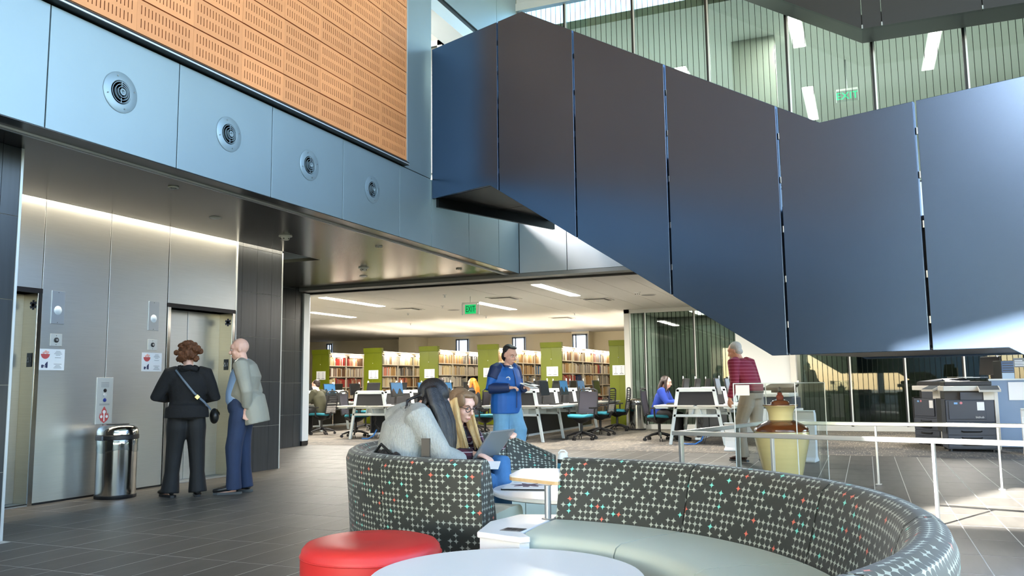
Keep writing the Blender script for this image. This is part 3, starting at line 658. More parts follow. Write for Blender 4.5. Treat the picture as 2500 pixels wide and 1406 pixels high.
# library ceiling lights and fittings
lights = [(-10.2, 14.2, 16.5, 'strip ceiling light nearest the pale jamb'), (-12.5, 16.9, 18.8, 'strip ceiling light low at the far left of the opening'), (-7.88, 16.7, 18.8, 'strip ceiling light beside the green exit sign'), (-5.49, 14.2, 16.5, 'strip ceiling light nearest the dark stair'), (-12.5, 12.0, 14.0, 'strip ceiling light cut off by the jamb')]
for x, y0, y1, l in lights: strip_light(x, y0, y1, 2.953, .2, 'long bright '+l+' in the library', 'library strip lights', 130, (1, .93, .83))
HL = {-10.2: 'the third and fourth book ranges', -14.8: 'the leftmost green shelf end', -7.9: 'the fifth book range', -2.9: 'the right computer bench', 1.5: 'the copiers', -15: 'the farthest left shelves', -1.5: 'the meeting room table', -4.0: 'the glazed meeting room corner'}
for x, y0, y1 in ((-1.5, 21.2, 22.8), (-4.0, 21.2, 22.8), (-2.9, 14.6, 16.7), (1.5, 16.7, 18.8)):  # fixtures added to brighten the bench, copiers and meeting room
    strip_light(x, y0, y1, 2.953, .2, 'strip ceiling light of the library above '+HL[x], 'hidden library lights', 100, (1, .93, .82))
es = exit_sign(-7.50, 15.6, 2.69, .25, 'lit green EXIT sign with arrow hanging from the library ceiling', True)
MB().cyl((-7.5, 15.605, 2.83), (-7.5, 15.605, 2.955), .01, 8).build('hanger', m_plw, es)
m_dif = mat('ceiling diffuser', (216, 212, 204), .6)
for k, (x, y, l) in enumerate(((-10.0, 17.36, 'left of the exit sign'), (-7.0, 16.2, 'right of the exit sign'), (-5.32, 17.46, 'beside the stair'), (-7.7, 21.9, 'far back above the shelves'))):
    t = thing('ceiling_diffuser', (x, y, 2.955), 0, 'square pale air diffuser in the library ceiling '+l, 'vent', 'square ceiling diffusers')
    MB().box(x-.3, x+.3, y-.3, y+.3, 2.942, 2.956).build('frame', m_dif, t)
    MB().box(x-.2, x+.2, y-.2, y+.2, 2.925, 2.932).build('plate', m_dif, t)
    MB().box(x-.25, x+.25, y-.25, y+.25, 2.938, 2.9425).build('throat', m_dark, t)
for x, y, l in ((-7.8, 15.02, 'nearest the header'), (-8.95, 17.12, 'behind the exit sign'), (-10.6, 18.4, 'above the left desks'), (-9.3, 20.3, 'over the shelf ends'), (-6.9, 20.6, 'right of the middle'), (-12.3, 21.5, 'far left')):
    dome('sprinkler', x, y, 2.955, .04, 'small pendent sprinkler head in the library ceiling '+l, 'sprinkler', 'sprinkler')
dome('smoke_detector', -4.18, 16.5, 2.955, .07, 'white detector on the library ceiling beside the stair', 'detector', 'smoke')
dome('smoke_detector', -12.0, 15.6, 2.955, .07, 'white detector on the library ceiling near the jamb', 'detector', 'smoke')
t = thing('ceiling_speaker', (-4.1, 17.09, 2.955), 0, 'flat round speaker grille in the library ceiling beside the stair', 'speaker'); MB().lathe([(0, -.01), (.13, -.01), (.15, 0)], (0, 0, 0), 28).build('grille', mat('grey grille', (150, 148, 144), .7), t, True, world=False); MB().lathe([(.15, -.008), (.165, -.006), (.165, 0)], (0, 0, 0), 28, 'z', False).build('rim', m_dif, t, True, world=False)
t = thing('ceiling_speaker', (-9.2, 18.2, 2.955), 0, 'flat round speaker grille left of the exit sign', 'speaker'); MB().lathe([(0, -.01), (.13, -.01), (.15, 0)], (0, 0, 0), 28).build('grille', mat('grey grille', (150, 148, 144), .7), t, True, world=False); MB().lathe([(.15, -.008), (.165, -.006), (.165, 0)], (0, 0, 0), 28, 'z', False).build('rim', m_dif, t, True, world=False)
# ================================================================ atrium envelope behind and above the viewer
env = MB(); env.box(-12, 9, -4.3, 13.3, 11, 11.3)
tag(env.build('ceiling_atrium', m_whitewall), 'white atrium roof above the viewer', 'ceiling', kind='structure')
rr_ = MB(); rr_.box(-10, 9, -4.3, -4, 3.1, 7.03); rr_.box(-10, 9, -4.3, -4, 8.9, 11); rr_.box(-10, 9, -4.3, -4, 0, .5); rr_.box(-10, -5.75, -4.3, -4, 7.03, 8.9)  # unseen wall, its open and solid bands shaped to gate the sun
for x in (-10, -6.5, -3, .5, 4, 8.7): rr_.box(x, x+.3, -4.3, -4, 0, 3.1)
for x in (-4.0, -1.0, 2.0): rr_.box(x, x+.12, -4.25, -4.1, 7.03, 8.9)
wall_r = rr_.build('wall_rear', m_whitewall); tag(wall_r, 'rear atrium wall with windows behind the viewer', 'wall', kind='structure')
MB().box(-11, 9, -9.5, -4.3, 3.1, 3.25).build('canopy', m_whitewall, wall_r)  # unseen overhang added to keep the sun out of the low windows
sd = MB()
for y in (-4, -.9, 2.2, 5.3, 8.4, 11.5): sd.box(7.0, 7.2, y, y+.15, 0, 11)
sd.box(7.0, 7.2, -4, 13.3, 0, .4); sd.box(7, 7.2, -4, 13.3, 3.4, 3.7); sd.box(7, 7.2, -4, 13.3, 7.2, 7.5)
tag(sd.build('window_9', m_trim), 'tall glazed curtain wall on the right side of the atrium', 'window', kind='structure')
lv = MB(); lv.box(-8.2, -8.0, -4, 1.0, 0, .3)
for k in range(13): lv.box(-9.0, -8.0, -4.2, .9, .9+.8*k, .94+.8*k)  # fins added to block the sun but leave sky for reflections
for y in (-4, -1.6, .8): lv.box(-8.2, -8.0, y, y+.12, 0, 11)
tag(lv.build('window_10', m_trim), 'louvred side window behind the viewer on the left', 'window', kind='structure')
nbld = MB(); nbld.box(-34, -15, -34, -11, -.25, 7.2)  # unseen mass added to darken low reflections in the stair panels
tag(nbld.build('neighbour_building', mat('brown brick', (96, 90, 84), .9, noise=(2, .15))), 'low brown brick building outside beyond the left side window', 'building', kind='structure')
gr = MB(); gr.box(-90, 90, -90, 60, -1, -.25)
tag(gr.build('ground', mat('outdoor lawn', (56, 70, 46), .9, noise=(.4, .3))), 'outdoor lawn around the building', 'ground', kind='structure')
# ================================================================ bookcases
m_green = mat('lime green end panel', (102, 112, 6), .4, 0, noise=(2, .12)); m_shelf = mat('cream shelf steel', (214, 206, 190), .5)
m_slamp = mat('shelf lamp', (255, 246, 225), .5, emit=13, ecol=(255, 242, 220)); m_bend = mat('grey bookend', (168, 164, 158), .5)
PAL = {'red': (168, 50, 44), 'salmon': (228, 146, 122), 'white': (228, 222, 210), 'grey': (136, 134, 130), 'black': (48, 46, 46), 'tan': (186, 146, 92), 'blue': (88, 136, 190), 'navy': (42, 58, 104), 'brown': (104, 74, 50), 'orange': (214, 128, 66), 'cream': (226, 208, 164), 'green': (82, 116, 76), 'yellow': (222, 184, 80)}
for k_, c_ in PAL.items(): mat('book '+k_, c_, .6, 0, noise=(40, .12), rnd=.25)
ENDS = [(-15.234, -14.646), (-13.419, -12.823), (-11.584, -10.995), (-9.765, -9.162), (-7.922, -7.333), (-6.04, -5.56)]
RUNS = [['red', 'salmon', 'brown', 'white', 'grey', 'cream'], ['salmon', 'salmon', 'tan', 'white', 'grey', 'white', 'cream', 'cream'], ['grey', 'white', 'salmon', 'black', 'white', 'cream', 'white', 'tan'], ['tan', 'yellow', 'tan', 'blue', 'blue', 'navy', 'yellow', 'grey'], ['cream', 'white', 'grey', 'brown', 'cream', 'red', 'navy', 'white', 'tan'], ['black', 'grey', 'white', 'yellow', 'brown', 'green', 'navy', 'red', 'cream', 'brown']]
ORD = ['leftmost', 'second', 'third', 'fourth', 'fifth', 'rightmost']
LEV = [.12, .45, .775, 1.10, 1.42, 1.75]; LN = {1.10: 'lowest open', 1.42: 'middle', 1.75: 'top'}
NUM = ['first', 'second', 'third', 'fourth', 'fifth', 'sixth', 'seventh', 'eighth', 'ninth', 'tenth', 'eleventh', 'twelfth', 'thirteenth', 'fourteenth', 'fifteenth', 'sixteenth', 'seventeenth', 'eighteenth', 'nineteenth', 'twentieth']
unit = MB(); unit.box(-.5, .5, -.5, .5, 0, 1)
book_me = {}
for k_ in PAL:
    me = unit.mesh('book'); me.materials.append(MATS['book '+k_]); book_me[k_] = me
ind = 0
for k, (x0, x1) in enumerate(ENDS):
    t = thing('bookcase', ((x0+x1)/2, 20.8, 0), 0, 'tall book range with lime green end panel, %s of six' % ORD[k], 'bookcase', 'book ranges with green ends')
    ep = MB().box(x0, x1, 20.76, 20.80, .06, 2.08).build('end_panel', m_green, t)
    MB().prism([(x0-.005, 20.74, 2.08), (x0-.005, 20.84, 2.08), (x0-.005, 20.84, 2.22), (x0-.005, 20.72, 2.22)], (x1-x0+.01, 0, 0)).build('panel_cap', m_green, ep)
    MB().box((x0+x1)/2-.004, (x0+x1)/2+.004, 20.755, 20.76, .06, 2.08).build('panel_joint', mat('green joint', (112, 120, 10), .5), ep)
    MB().ell(((x0+x1)/2, 20.752, 1.78), (.012, .008, .012), seg=8, rings=4).build('rivet', m_plw, ep)
    if k < 6:
        cx_ = (x0+x1)/2+(.03 if k < 5 else .0)
        sg = MB().box(cx_-.16, cx_+.16, 20.745, 20.755, 1.33, 1.58).build('range_sign', m_paper, t)
        for c in (-.075, .075):
            for r_ in range(5): MB().box(cx_+c-.02, cx_+c+.02, 20.743, 20.746, 1.53-.035*r_, 1.54-.035*r_).build('sign_line', m_ink, sg)
            MB().box(cx_+c-.05, cx_+c+.05, 20.743, 20.746, 1.36, 1.375).build('sign_line', m_ink, sg)
    Y0, Y1 = 20.80, 26.4; xm = (x0+x1)/2
    MB().box(xm-.02, xm+.02, Y0, Y1, .05, 1.98).build('divider', m_shelf, t)
    for z in LEV: MB().box(x0+.03, x1-.02, Y0, Y1, z-.025, z).build('shelf', m_shelf, t)
    MB().box(x0+.0, x1+.0, Y0, Y1, 2.06, 2.09).build('canopy', m_shelf, t)
    MB().box(xm-.06, xm+.06, Y0+.15, Y1-.1, 2.125, 2.14).build('uplight', mat('shelf uplight', (255, 246, 228), .5, emit=2.2, ecol=(255, 242, 220)), t); MB().box(xm-.08, xm+.08, Y0+.1, Y1-.05, 2.09, 2.124).build('uplight_tray', m_shelf, t)
    area_lamp('shelf_uplight', (xm, (Y0+Y1)/2, 2.15), .12, 5.2, 9, (1, .93, .84), (math.pi, 0, 0))
    MB().box(x0+.03, x1-.03, Y0, Y1, 0, .1).build('plinth', m_shelf, t)
    y = Y0+.93
    while y < Y1:
        MB().box(x1-.06, x1-.025, y-.02, y+.02, 0, 2.06).build('upright', m_shelf, t)
        MB().box(x1-.04, x1+.06, y-.75, y-.2, 2.0, 2.045).build('shelf_lamp', m_slamp, t); y += .93
    stuff = {}
    for z in LEV[1:]:
        y = Y0+.03; n = 0; ri = (k*3+int(z*10)) % len(RUNS[k])
        while y < Y1-.1:
            if abs(((y-Y0+.06) % .93)-.06) < .05: y += .05
            if random.random() < .035 and n > 6:
                q = MB(); q.prism([(x1-.03, y, z), (x1-.19, y, z), (x1-.19, y, z+.13), (x1-.16, y, z+.165), (x1-.06, y, z+.165), (x1-.03, y, z+.13)], (0, .012, 0)); q.build('bookend', m_bend, t)
                y += random.choice([.05, .12, .2]); ri += 1; continue
            c = RUNS[k][ri % len(RUNS[k])]
            if random.random() < .34: c = random.choice(['white', 'cream', 'grey', 'white', 'brown', 'tan'])
            if random.random() < .035: ri += 1
            w = random.uniform(.022, .048); h = random.uniform(.20, .275)*(1 if z < 1.7 else .98); d = random.uniform(.15, .2)
            if k < 5 and z > 1 and n < 20 and ind < 300:
                o = bpy.data.objects.new('book', book_me[c]); COL.objects.link(o); o.location = (x1-.035-d/2, y+w/2, z+.0005); o.scale = (d, w*.94, h)
                tag(o, '%s book, %s from the green end, %s shelf, %s range' % (c, NUM[n], LN[z], ORD[k]), 'book', 'library books near the green ends'); ind += 1
            else: stuff.setdefault(c, MB()).box(x1-.035-d, x1-.035, y, y+w*.94, z+.0005, z+h)
            y += w; n += 1
    for c, b in stuff.items(): tag(b.build('books', MATS['book '+c], t), None, None, kind='stuff')
# ================================================================ computer benches
m_frm = mat('powder coated pale frame', (206, 216, 220), .45, .1); m_panel = mat('charcoal screen fabric', (44, 45, 48), .85, 0, bump=(300, .1)); m_top = mat('desk top laminate', (196, 194, 188), .4)
FY = [15.4, 16.6, 17.8, 19.0]
def aframe(parent, xc, y):
    fr = MB(); d = Vector((0, .045, 0)); y0 = y-.022
    def leg(s): 
        o = lambda z: .52-.175*z/1.03
        fr.prism([(xc+s*o(0), y0, 0), (xc+s*(o(0)-.055), y0, 0), (xc+s*(o(1.03)-.055), y0, 1.0), (xc+s*(o(1.0)), y0, 1.0)], d)
    leg(1); leg(-1)
    w = lambda z: .52-.175*z/1.03
    def rail(z0, z1, ins=0.0): fr.prism([(xc-w(z0)+ins, y0, z0), (xc+w(z0)-ins, y0, z0), (xc+w(z1)-ins, y0, z1), (xc-w(z1)+ins, y0, z1)], d)
    rail(.955, 1.0); fr.prism([(xc-w(1.0), y0, 1.0), (xc+w(1.0), y0, 1.0), (xc+w(1.03)-.03, y0, 1.03), (xc-w(1.03)+.03, y0, 1.03)], d)
    rail(.645, .70, .01); rail(.50, .55, .01)
    for s in (-1, 1): fr.prism([(xc+s*.10, y0, .55), (xc+s*.065, y0, .55), (xc+s*.045, y0, .645), (xc+s*.07, y0, .645)], d)
    f = fr.build('end_frame', m_frm, parent, bevel=.006)
    MB().prism([(xc-w(.70)+.05, y-.008, .70), (xc+w(.70)-.05, y-.008, .70), (xc+w(.955)-.05, y-.008, .955), (xc-w(.955)+.05, y-.008, .955)], (0, .016, 0)).build('screen_panel', m_panel, f)
    return f
wall_img = bpy.data.materials.new('desktop picture'); wall_img.use_nodes = True
nb = NB(wall_img); g = nb.xyz(nb.tc('Generated')); up_ = nb.mix(nb.math('GREATER_THAN', g[2], nb.math('ADD', .38, nb.math('MULTIPLY', .2, nb.math('SINE', nb.math('MULTIPLY', g[1], 11))))), srgb(28, 38, 44), srgb(46, 92, 132))
_b = wall_img.node_tree.nodes['Principled BSDF']; nb.nt.links.new(up_, _b.inputs['Base Color']); nb.nt.links.new(up_, _b.inputs['Emission Color']); _b.inputs['Emission Strength'].default_value = .25; _b.inputs['Roughness'].default_value = .2
m_off = mat('dark screen', (26, 30, 36), .15)
def make_monitor(on):
    t = thing('monitor', (0, 0, 0))
    M = Matrix.Rotation(R(-8), 4, 'Y')
    MB().cbox((0, 0, .33), (.03, .50, .32), M).build('housing', m_blackpl, t, world=False, bevel=.006)
    MB().cbox((.018, 0, .332), (.004, .475, .29), M).build('display', wall_img if on else m_off, t, world=False)
    MB().bar((-.03, 0, .02), (-.02, 0, .3), .06, .025, (1, 0, 0)).build('neck', m_blackpl, t, world=False)
    MB().lathe([(.0, 0), (.11, 0), (.11, .012), (.03, .02), (0, .02)], (-.01, 0, 0), 20).build('base', m_blackpl, t, True, world=False)
    MB().cbox((.0, .2, .50), (.012, .04, .05), Matrix.Rotation(R(30), 4, 'X')).build('paper_tab', m_paper, t, world=False)
    return t
mon_on, mon_off = make_monitor(True), make_monitor(False)
kb0 = thing('keyboard', (0, 0, 0)); MB().cbox((0, 0, .01), (.15, .43, .02)).build('case', m_blackpl, kb0, world=False, bevel=.004); MB().cbox((0, 0, .024), (.12, .40, .008)).build('key_block', m_dark, kb0, world=False)
used = set()
def put(proto, loc, rz, label, cat, group=None):
    if proto in used: o = dup(proto, loc, rz, label)
    else: used.add(proto); o = proto; o.location = loc; o.rotation_euler = (0, 0, rz); o['label'] = label
    o['category'] = cat
    if group: o['group'] = group
    return o
RN = {-13.25: 'far left', -9.80: 'left', -6.35: 'middle', -2.87: 'right'}
NTH = ['nearest', 'second', 'third', 'farthest']
for xc in (-13.25, -9.80, -6.35, -2.87):
    t = thing('computer_bench', (xc, 15.4, 0), 0, 'long computer bench on pale A-shaped frames, the %s row' % RN[xc], 'desk', 'computer benches')
    fy = FY if xc < -3 else FY[:3]; ye = 20.1 if xc < -3 else 18.9
    for y in fy: aframe(t, xc, y)
    for s in (-1, 1):
        xa, xb = sorted((xc+s*.03, xc+s*.76)); MB().box(xa, xb, 15.28, ye, .685, .712).build('desk_top', m_top, t, bevel=.004)
        xa, xb = sorted((xc+s*.55, xc+s*.74)); MB().prism([(xc+s*.50, 15.30, .655), (xc+s*.72, 15.30, .655), (xc+s*.75, 15.30, .684), (xc+s*.50, 15.30, .684)], (0, ye-15.34, 0)).build('edge_beam', m_frm, t)
    for a, b in zip(fy, fy[1:]+[ye]):
        MB().box(xc-.015, xc+.015, a+.04, b-.04, .13, .50).build('modesty_panel', m_blackpl, t)
        MB().box(xc-.05, xc+.05, a+.04, b-.04, .09, .13).build('base_rail', m_frm, t)
        MB().box(xc-.16, xc+.16, a+.1, b-.1, .53, .64).build('cable_tray', m_frm, t)
    cb = MB()
    for q in range(5): cb.tube([(xc+.06+.02*q, 15.52, .64), (xc+.10-.03*q, 15.50, .42), (xc+.02+.035*q, 15.53, .22), (xc-.02+.03*q, 15.50, .02)], .007, 6)
    cb.build('cable_bundle', m_blackpl, t, True)
    MB().tube([(xc+.1, 15.52, .2), (xc+.06, 15.46, .08), (xc-.05, 15.42, .012), (xc-.22, 15.45, .012), (xc-.28, 15.55, .012)], .014, 8).build('blue_cable', mat('blue cable', (40, 110, 190), .5), t, True)
    for j, y in enumerate((16.0, 17.2, 18.4, 19.6)[:len(fy)]):
        side = {1: 'right side', -1: 'left side'}
        for s in (1, -1):
            on = (s == 1 and j in (0, 1, 2)) if xc != -6.35 else (s == 1 and j in (1, 2))
            put(mon_on if on else mon_off, (xc+s*.30, y, .713), 0 if s == 1 else math.pi, 'flat %s monitor on the %s of the %s bench, %s from the front' % ('lit' if on else 'dark', side[s], RN[xc], NTH[j]), 'monitor', 'bench monitors')
            put(kb0, (xc+s*.56, y, .713), 0, 'black keyboard on the %s of the %s bench, %s from the front' % (side[s], RN[xc], NTH[j]), 'keyboard', 'bench keyboards')
# ================================================================ task chairs
m_teal = mat('teal seat fabric', (44, 130, 150), .8, 0, bump=(250, .08)); m_backf = mat('grey mesh back', (50, 48, 58), .7, 0, bump=(200, .1)); m_slat = mat('grey back slat', (132, 130, 128), .5)
def make_chair(solid):
    t = thing('task_chair', (0, 0, 0))
    s = MB(); n = 14; pts = []
    for k in range(n):
        a = 2*math.pi*k/n; r = .25; pts.append((r*math.copysign(abs(math.cos(a))**.6, math.cos(a)), .02+.24*math.copysign(abs(math.sin(a))**.6, math.sin(a))))
    s.prism([(x, y, .44+(.02 if abs(x) > .2 else 0)) for x, y in pts], (0, 0, .055)); s.build('seat', m_teal, t, world=False, bevel=.02, smooth=True)
    MB().lathe([(.05, .33), (.12, .36), (.2, .42), (.22, .445), (0, .445)], (0, 0.0, 0), 16).build('seat_pan', m_blackpl, t, True, world=False)
    bp = lambda z: -.24-.10*max(0, z-.6)-.03*math.sin((z-.5)*5)
    fr = MB()
    for x in (-1, 1): fr.tube([(x*(.22-.03*abs(z-.72)), bp(z), z) for z in (.5, .6, .7, .8, .9, .98)]+[(x*.15, bp(1.0), 1.01)], .016, 8)
    fr.tube([(-.15, bp(1.0), 1.01), (0, bp(1.0), 1.015), (.15, bp(1.0), 1.01)], .016, 8); fr.tube([(0, -.05, .38), (0, -.22, .40), (0, -.27, .52)], .03, 8); fr.tube([(-.21, bp(.5), .5), (0, bp(.5)-.02, .5), (.21, bp(.5), .5)], .018, 8)
    b = fr.build('back_frame', m_blackpl, t, True, world=False)
    if solid:
        q = MB(); zs = [.52+.055*i for i in range(9)]; vs = []
        for z in zs:
            w = .205-.03*abs(z-.72)
            for x in (-1, -.5, 0, .5, 1): vs.append((x*w, bp(z)-.02*(1-x*x), z))
        f = [(i*5+j, i*5+j+1, (i+1)*5+j+1, (i+1)*5+j) for i in range(8) for j in range(4)]
        q.add(vs, f); q.add([(x, y-.02, z) for x, y, z in vs], [tuple(reversed(g)) for g in f]); q.build('back_panel', m_backf, t, True, world=False)
    else:
        for i in range(11):
            z = .53+.042*i; w = .2-.03*abs(z-.72)
            MB().bar((-w, bp(z), z), (w, bp(z), z), .014, .020 if i > 4 else .034, (0, 0, 1)).build('back_slat', m_slat if i < 4 else m_blackpl, b, world=False)
    for x in (-1, 1):
        a = MB(); a.tube([(x*.16, -.02, .40), (x*.28, -.02, .44), (x*.30, -.02, .62)], .018, 8); a.cbox((x*.30, .03, .64), (.075, .25, .03)); a.build('armrest', m_blackpl, t, True, world=False)
    MB().cyl((0, 0, .1), (0, 0, .37), .028, 12).build('column', m_blackpl, t, True, world=False)
    for k in range(5):
        a = R(90+72*k); e = Vector((math.cos(a)*.31, math.sin(a)*.31, 0))
        l = MB(); l.tube([(0, 0, .15), e*.5+Vector((0, 0, .125)), e+Vector((0, 0, .075))], [.03, .024, .017], 8); lg = l.build('base_leg', m_blackpl, t, True, world=False)
        w = MB(); sd_ = Vector((-e.y, e.x, 0)).normalized()*.022
        for q in (-1, 1): c = e+sd_*q; w.cyl(c-sd_*.3+Vector((0, 0, .032)), c+sd_*.3+Vector((0, 0, .032)), .032, 12)
        w.build('caster', m_blackpl, lg, True, world=False)
    return t
ch_s, ch_l = make_chair(True), make_chair(False)
CH = [(ch_s, -5.36, 16.3, 168, 'solid grey backed task chair turned away from the middle bench'), (ch_l, -5.42, 17.8, 88, 'slat-backed task chair at the right side of the middle bench'), (ch_l, -5.52, 19.5, 95, 'slat-backed task chair beside the far steel bin'),
      (ch_s, -3.78, 16.35, -90, 'task chair under the woman in the blue top'), (ch_s, -10.55, 16.0, -80, 'task chair behind the left bench frame'), (ch_l, -12.0, 16.75, 92, 'slat-backed task chair under the man in the dark green top'), (ch_l, -11.9, 18.5, 80, 'slat-backed task chair just behind the seated man in dark green'),
      (ch_s, -8.75, 16.75, 90, 'task chair under the short-haired seated man'), (ch_s, -8.75, 18.45, 90, 'task chair under the red-haired woman'), (ch_s, -7.42, 16.1, -85, 'task chair with teal seat left of the man in the blue jacket'), (ch_s, -7.35, 17.5, -90, 'task chair with a black coat hung over its back')]
for pr_, x, y, a, l in CH: put(pr_, (x, y, 0), R(a), l, 'chair', 'task chairs')
ct = MB(); ct.tube([(-7.62, 17.5, .55), (-7.63, 17.5, .75), (-7.62, 17.5, .95), (-7.60, 17.5, 1.06)], [(.26, .06), (.25, .075), (.24, .07), (.2, .045)], 14, side=(0, 1, 0))
tag(ct.build('coat', mat('black coat wool', (18, 18, 20), .9, 0, bump=(30, .3)), None, True), 'black coat draped over a task chair behind the blue jacket man', 'coat')
# ================================================================ lounge seating
def star_fabric():
    m = bpy.data.materials.new('star lattice upholstery'); m.use_nodes = True; nb = NB(m); b = m.node_tree.nodes['Principled BSDF']
    b.inputs['Roughness'].default_value = .62; b.inputs['Sheen Weight'].default_value = .15
    uv = nb.xyz(nb.tc('UV')); P = .031
    u = nb.math('DIVIDE', uv[0], P); v = nb.math('DIVIDE', uv[1], P)
    nz = nb.n('ShaderNodeTexNoise'); nz.inputs['Scale'].default_value = 18; nb.nt.links.new(nb.tc('UV'), nz.inputs[0])
    u = nb.math('ADD', u, nb.math('MULTIPLY', nb.math('SUBTRACT', nz.outputs[0], .5), .55))
    fu = nb.math('SUBTRACT', nb.math('FRACT', u), .5); fv = nb.math('SUBTRACT', nb.math('FRACT', v), .5)
    au = nb.math('POWER', nb.math('MULTIPLY', nb.math('ABSOLUTE', fu), 1.75), .52); av = nb.math('POWER', nb.math('MULTIPLY', nb.math('ABSOLUTE', fv), 1.75), .52)
    star = nb.math('LESS_THAN', nb.math('ADD', au, av), 1.0)
    cu = nb.math('FLOOR', u); cv = nb.math('FLOOR', v); cb = nb.n('ShaderNodeCombineXYZ'); nb.nt.links.new(cu, cb.inputs[0]); nb.nt.links.new(cv, cb.inputs[1])
    wn_ = nb.n('ShaderNodeTexWhiteNoise', noise_dimensions='2D'); nb.nt.links.new(cb.outputs[0], wn_.inputs[0]); r = wn_.outputs[0]
    star = nb.math('MULTIPLY', star, nb.math('GREATER_THAN', r, .24))
    col = nb.mix(nb.math('GREATER_THAN', r, .975), srgb(160, 166, 154), srgb(116, 206, 190)); col = nb.mix(nb.math('LESS_THAN', r, .262), col, srgb(206, 104, 84))
    c = nb.mix(star, srgb(40, 44, 38), col); nb.nt.links.new(c, b.inputs['Base Color']); return m
m_star = star_fabric(); m_sage = mat('sage green vinyl', (186, 196, 184), .5, 0, noise=(3, .03)); m_plinth = mat('dark plinth', (34, 36, 36), .6)
def arc_loft(C, a0, a1, prof, name, mt, parent, scale=None, n=10, bevel=0):
    """sweep a closed (r, z) profile from angle a0 to a1 (degrees)"""
    b = MB(); b.uv = []; P = len(prof); L = [0.]
    for i in range(P): q = prof[(i+1) % P]; L.append(L[-1]+math.hypot(q[0]-prof[i][0], q[1]-prof[i][1]))
    vs = []; rm = prof[0][0]
    for k in range(n+1):
        t = k/n; a = R(a0+(a1-a0)*t)
        for i in range(P+1):
            r, z = prof[i % P]
            if scale: r, z = scale(t, r, z)
            vs.append((C[0]+r*math.cos(a), C[1]+r*math.sin(a), z)); b.uv.append((a*rm, L[i]))
    fs = []
    for k in range(n):
        for i in range(P): fs.append((k*(P+1)+i, (k+1)*(P+1)+i, (k+1)*(P+1)+i+1, k*(P+1)+i+1))
    b.add(vs, fs)
    for k, rev in ((0, False), (n, True)):       # end caps with their own uv
        base = len(b.v); pts = [vs[k*(P+1)+i] for i in range(P)]
        for i in range(P): b.uv.append((prof[i][0], prof[i][1]))
        f = tuple(range(P)); b.add(pts, [tuple(reversed(f)) if rev else f])
    o = b.build(name, mt, parent, True, sharp=38); return o
def back_prof(rc): # crest radius
    o = [(rc-.15, .40), (rc-.135, .46), (rc-.075, .66), (rc-.055, .705), (rc-.02, .732), (rc+.02, .735), (rc+.055, .715), (rc+.072, .67), (rc+.05, .35), (rc+.035, .06), (rc-.15, .06)]
    return o
def seat_prof(ri, ro): return [(ri+.01, .07), (ri, .10), (ri-.004, .385), (ri+.012, .415), (ri+.045, .43), (ri+.2, .437), (ro, .432), (ro, .07)]
def sofa(name, C, angs, rc, ri, label, taper_first=False):
    t = thing(name, (C[0], C[1], 0), 0, label, 'sofa', 'curved lounge sofas')
    for k, (a, b) in enumerate(zip(angs[:-1], angs[1:])):
        sc = None
        if taper_first and k == 0: sc = lambda q, r, z: (r, z if z < .45 else .45+(z-.45)*(.3+.7*q))
        arc_loft(C, a+.18, b-.18, back_prof(rc), 'backrest', m_star, t, sc)
        arc_loft(C, a+.2, b-.2, seat_prof(ri, rc-.15), 'seat_cushion', m_sage, t)
        arc_loft(C, a+.4, b-.4, [(ri+.03, .0), (ri+.03, .07), (rc, .07), (rc, 0)], 'plinth', m_plinth, t)
    return t
CR_ = (-1.53, 2.66); CL_ = (-1.95, 5.45)
sofa('curved_sofa', CR_, [-57, -27, 3, 33, 63, 90], 1.665, 1.06, 'long curved sofa with star patterned back and empty sage seats at right')
sofa('curved_sofa', CL_, [111, 130, 167, 205, 244, 273], 1.36, .78, 'curved star patterned sofa holding the two seated young women', True)
def arc(C, r, a0, a1, n): return [(C[0]+r*math.cos(R(a0+(a1-a0)*i/n)), C[1]+r*math.sin(R(a0+(a1-a0)*i/n))) for i in range(n+1)]
# red ottoman
m_red = mat('red vinyl', (205, 48, 46), .42, 0, noise=(3, .03))
t = thing('ottoman', (-2.13, 3.37, 0), 0, 'round red vinyl ottoman in the foreground', 'ottoman')
MB().lathe([(.0, .425), (.15, .432), (.26, .43), (.295, .42), (.312, .40), (.318, .37)][::-1], (0, 0, 0), 56).build('top_cushion', m_red, t, True, world=False)
MB().lathe([(.305, .03), (.316, .06), (.318, .37)], (0, 0, 0), 56).build('side', m_red, t, True, world=False)
MB().lathe([(.28, 0), (.28, .035), (0, .035)], (0, 0, 0), 40).build('foot_ring', m_plinth, t, True, world=False)
MB().tube([(.319*math.cos(R(a)), .319*math.sin(R(a)), .372) for a in range(0, 360, 8)], .004, 6, closed=True).build('seam', m_red, t, True, world=False)
MB().bar((-.137*2.33*.0-.30, -.107, .06), (-.30, -.107, .37), .006, .004, (1, 0, 0)).build('side_seam', mat('dark red seam', (150, 30, 30), .5), t, world=False)
# foreground round table
def round_table(x, y, z, r, label, mtop, th=.028):
    t = thing('round_table', (x, y, 0), 0, label, 'table')
    MB().lathe([(r-.012, z-th), (r, z-th+.006), (r, z-.006), (r-.006, z), (0, z)], (0, 0, 0), 72).build('table_top', mtop, t, True, world=False)
    MB().lathe([(0, z-th-.001), (r-.013, z-th-.001)][::-1], (0, 0, 0), 48).build('underside', m_white, t, world=False)
    MB().cyl((0, 0, .02), (0, 0, z-th), .045, 24).build('column', m_trim, t, True, world=False)
    MB().lathe([(.0, 0), (.26, 0), (.26, .008), (.05, .022), (0, .022)], (0, 0, 0), 40).build('base', m_trim, t, True, world=False)
    return t
round_table(-1.32, 3.05, .40, .53, 'large white round table cut off by the bottom edge', m_white)
round_table(-1.72, 5.12, .47, .54, 'white round coffee table carrying the blue bottle and notebook', m_white)
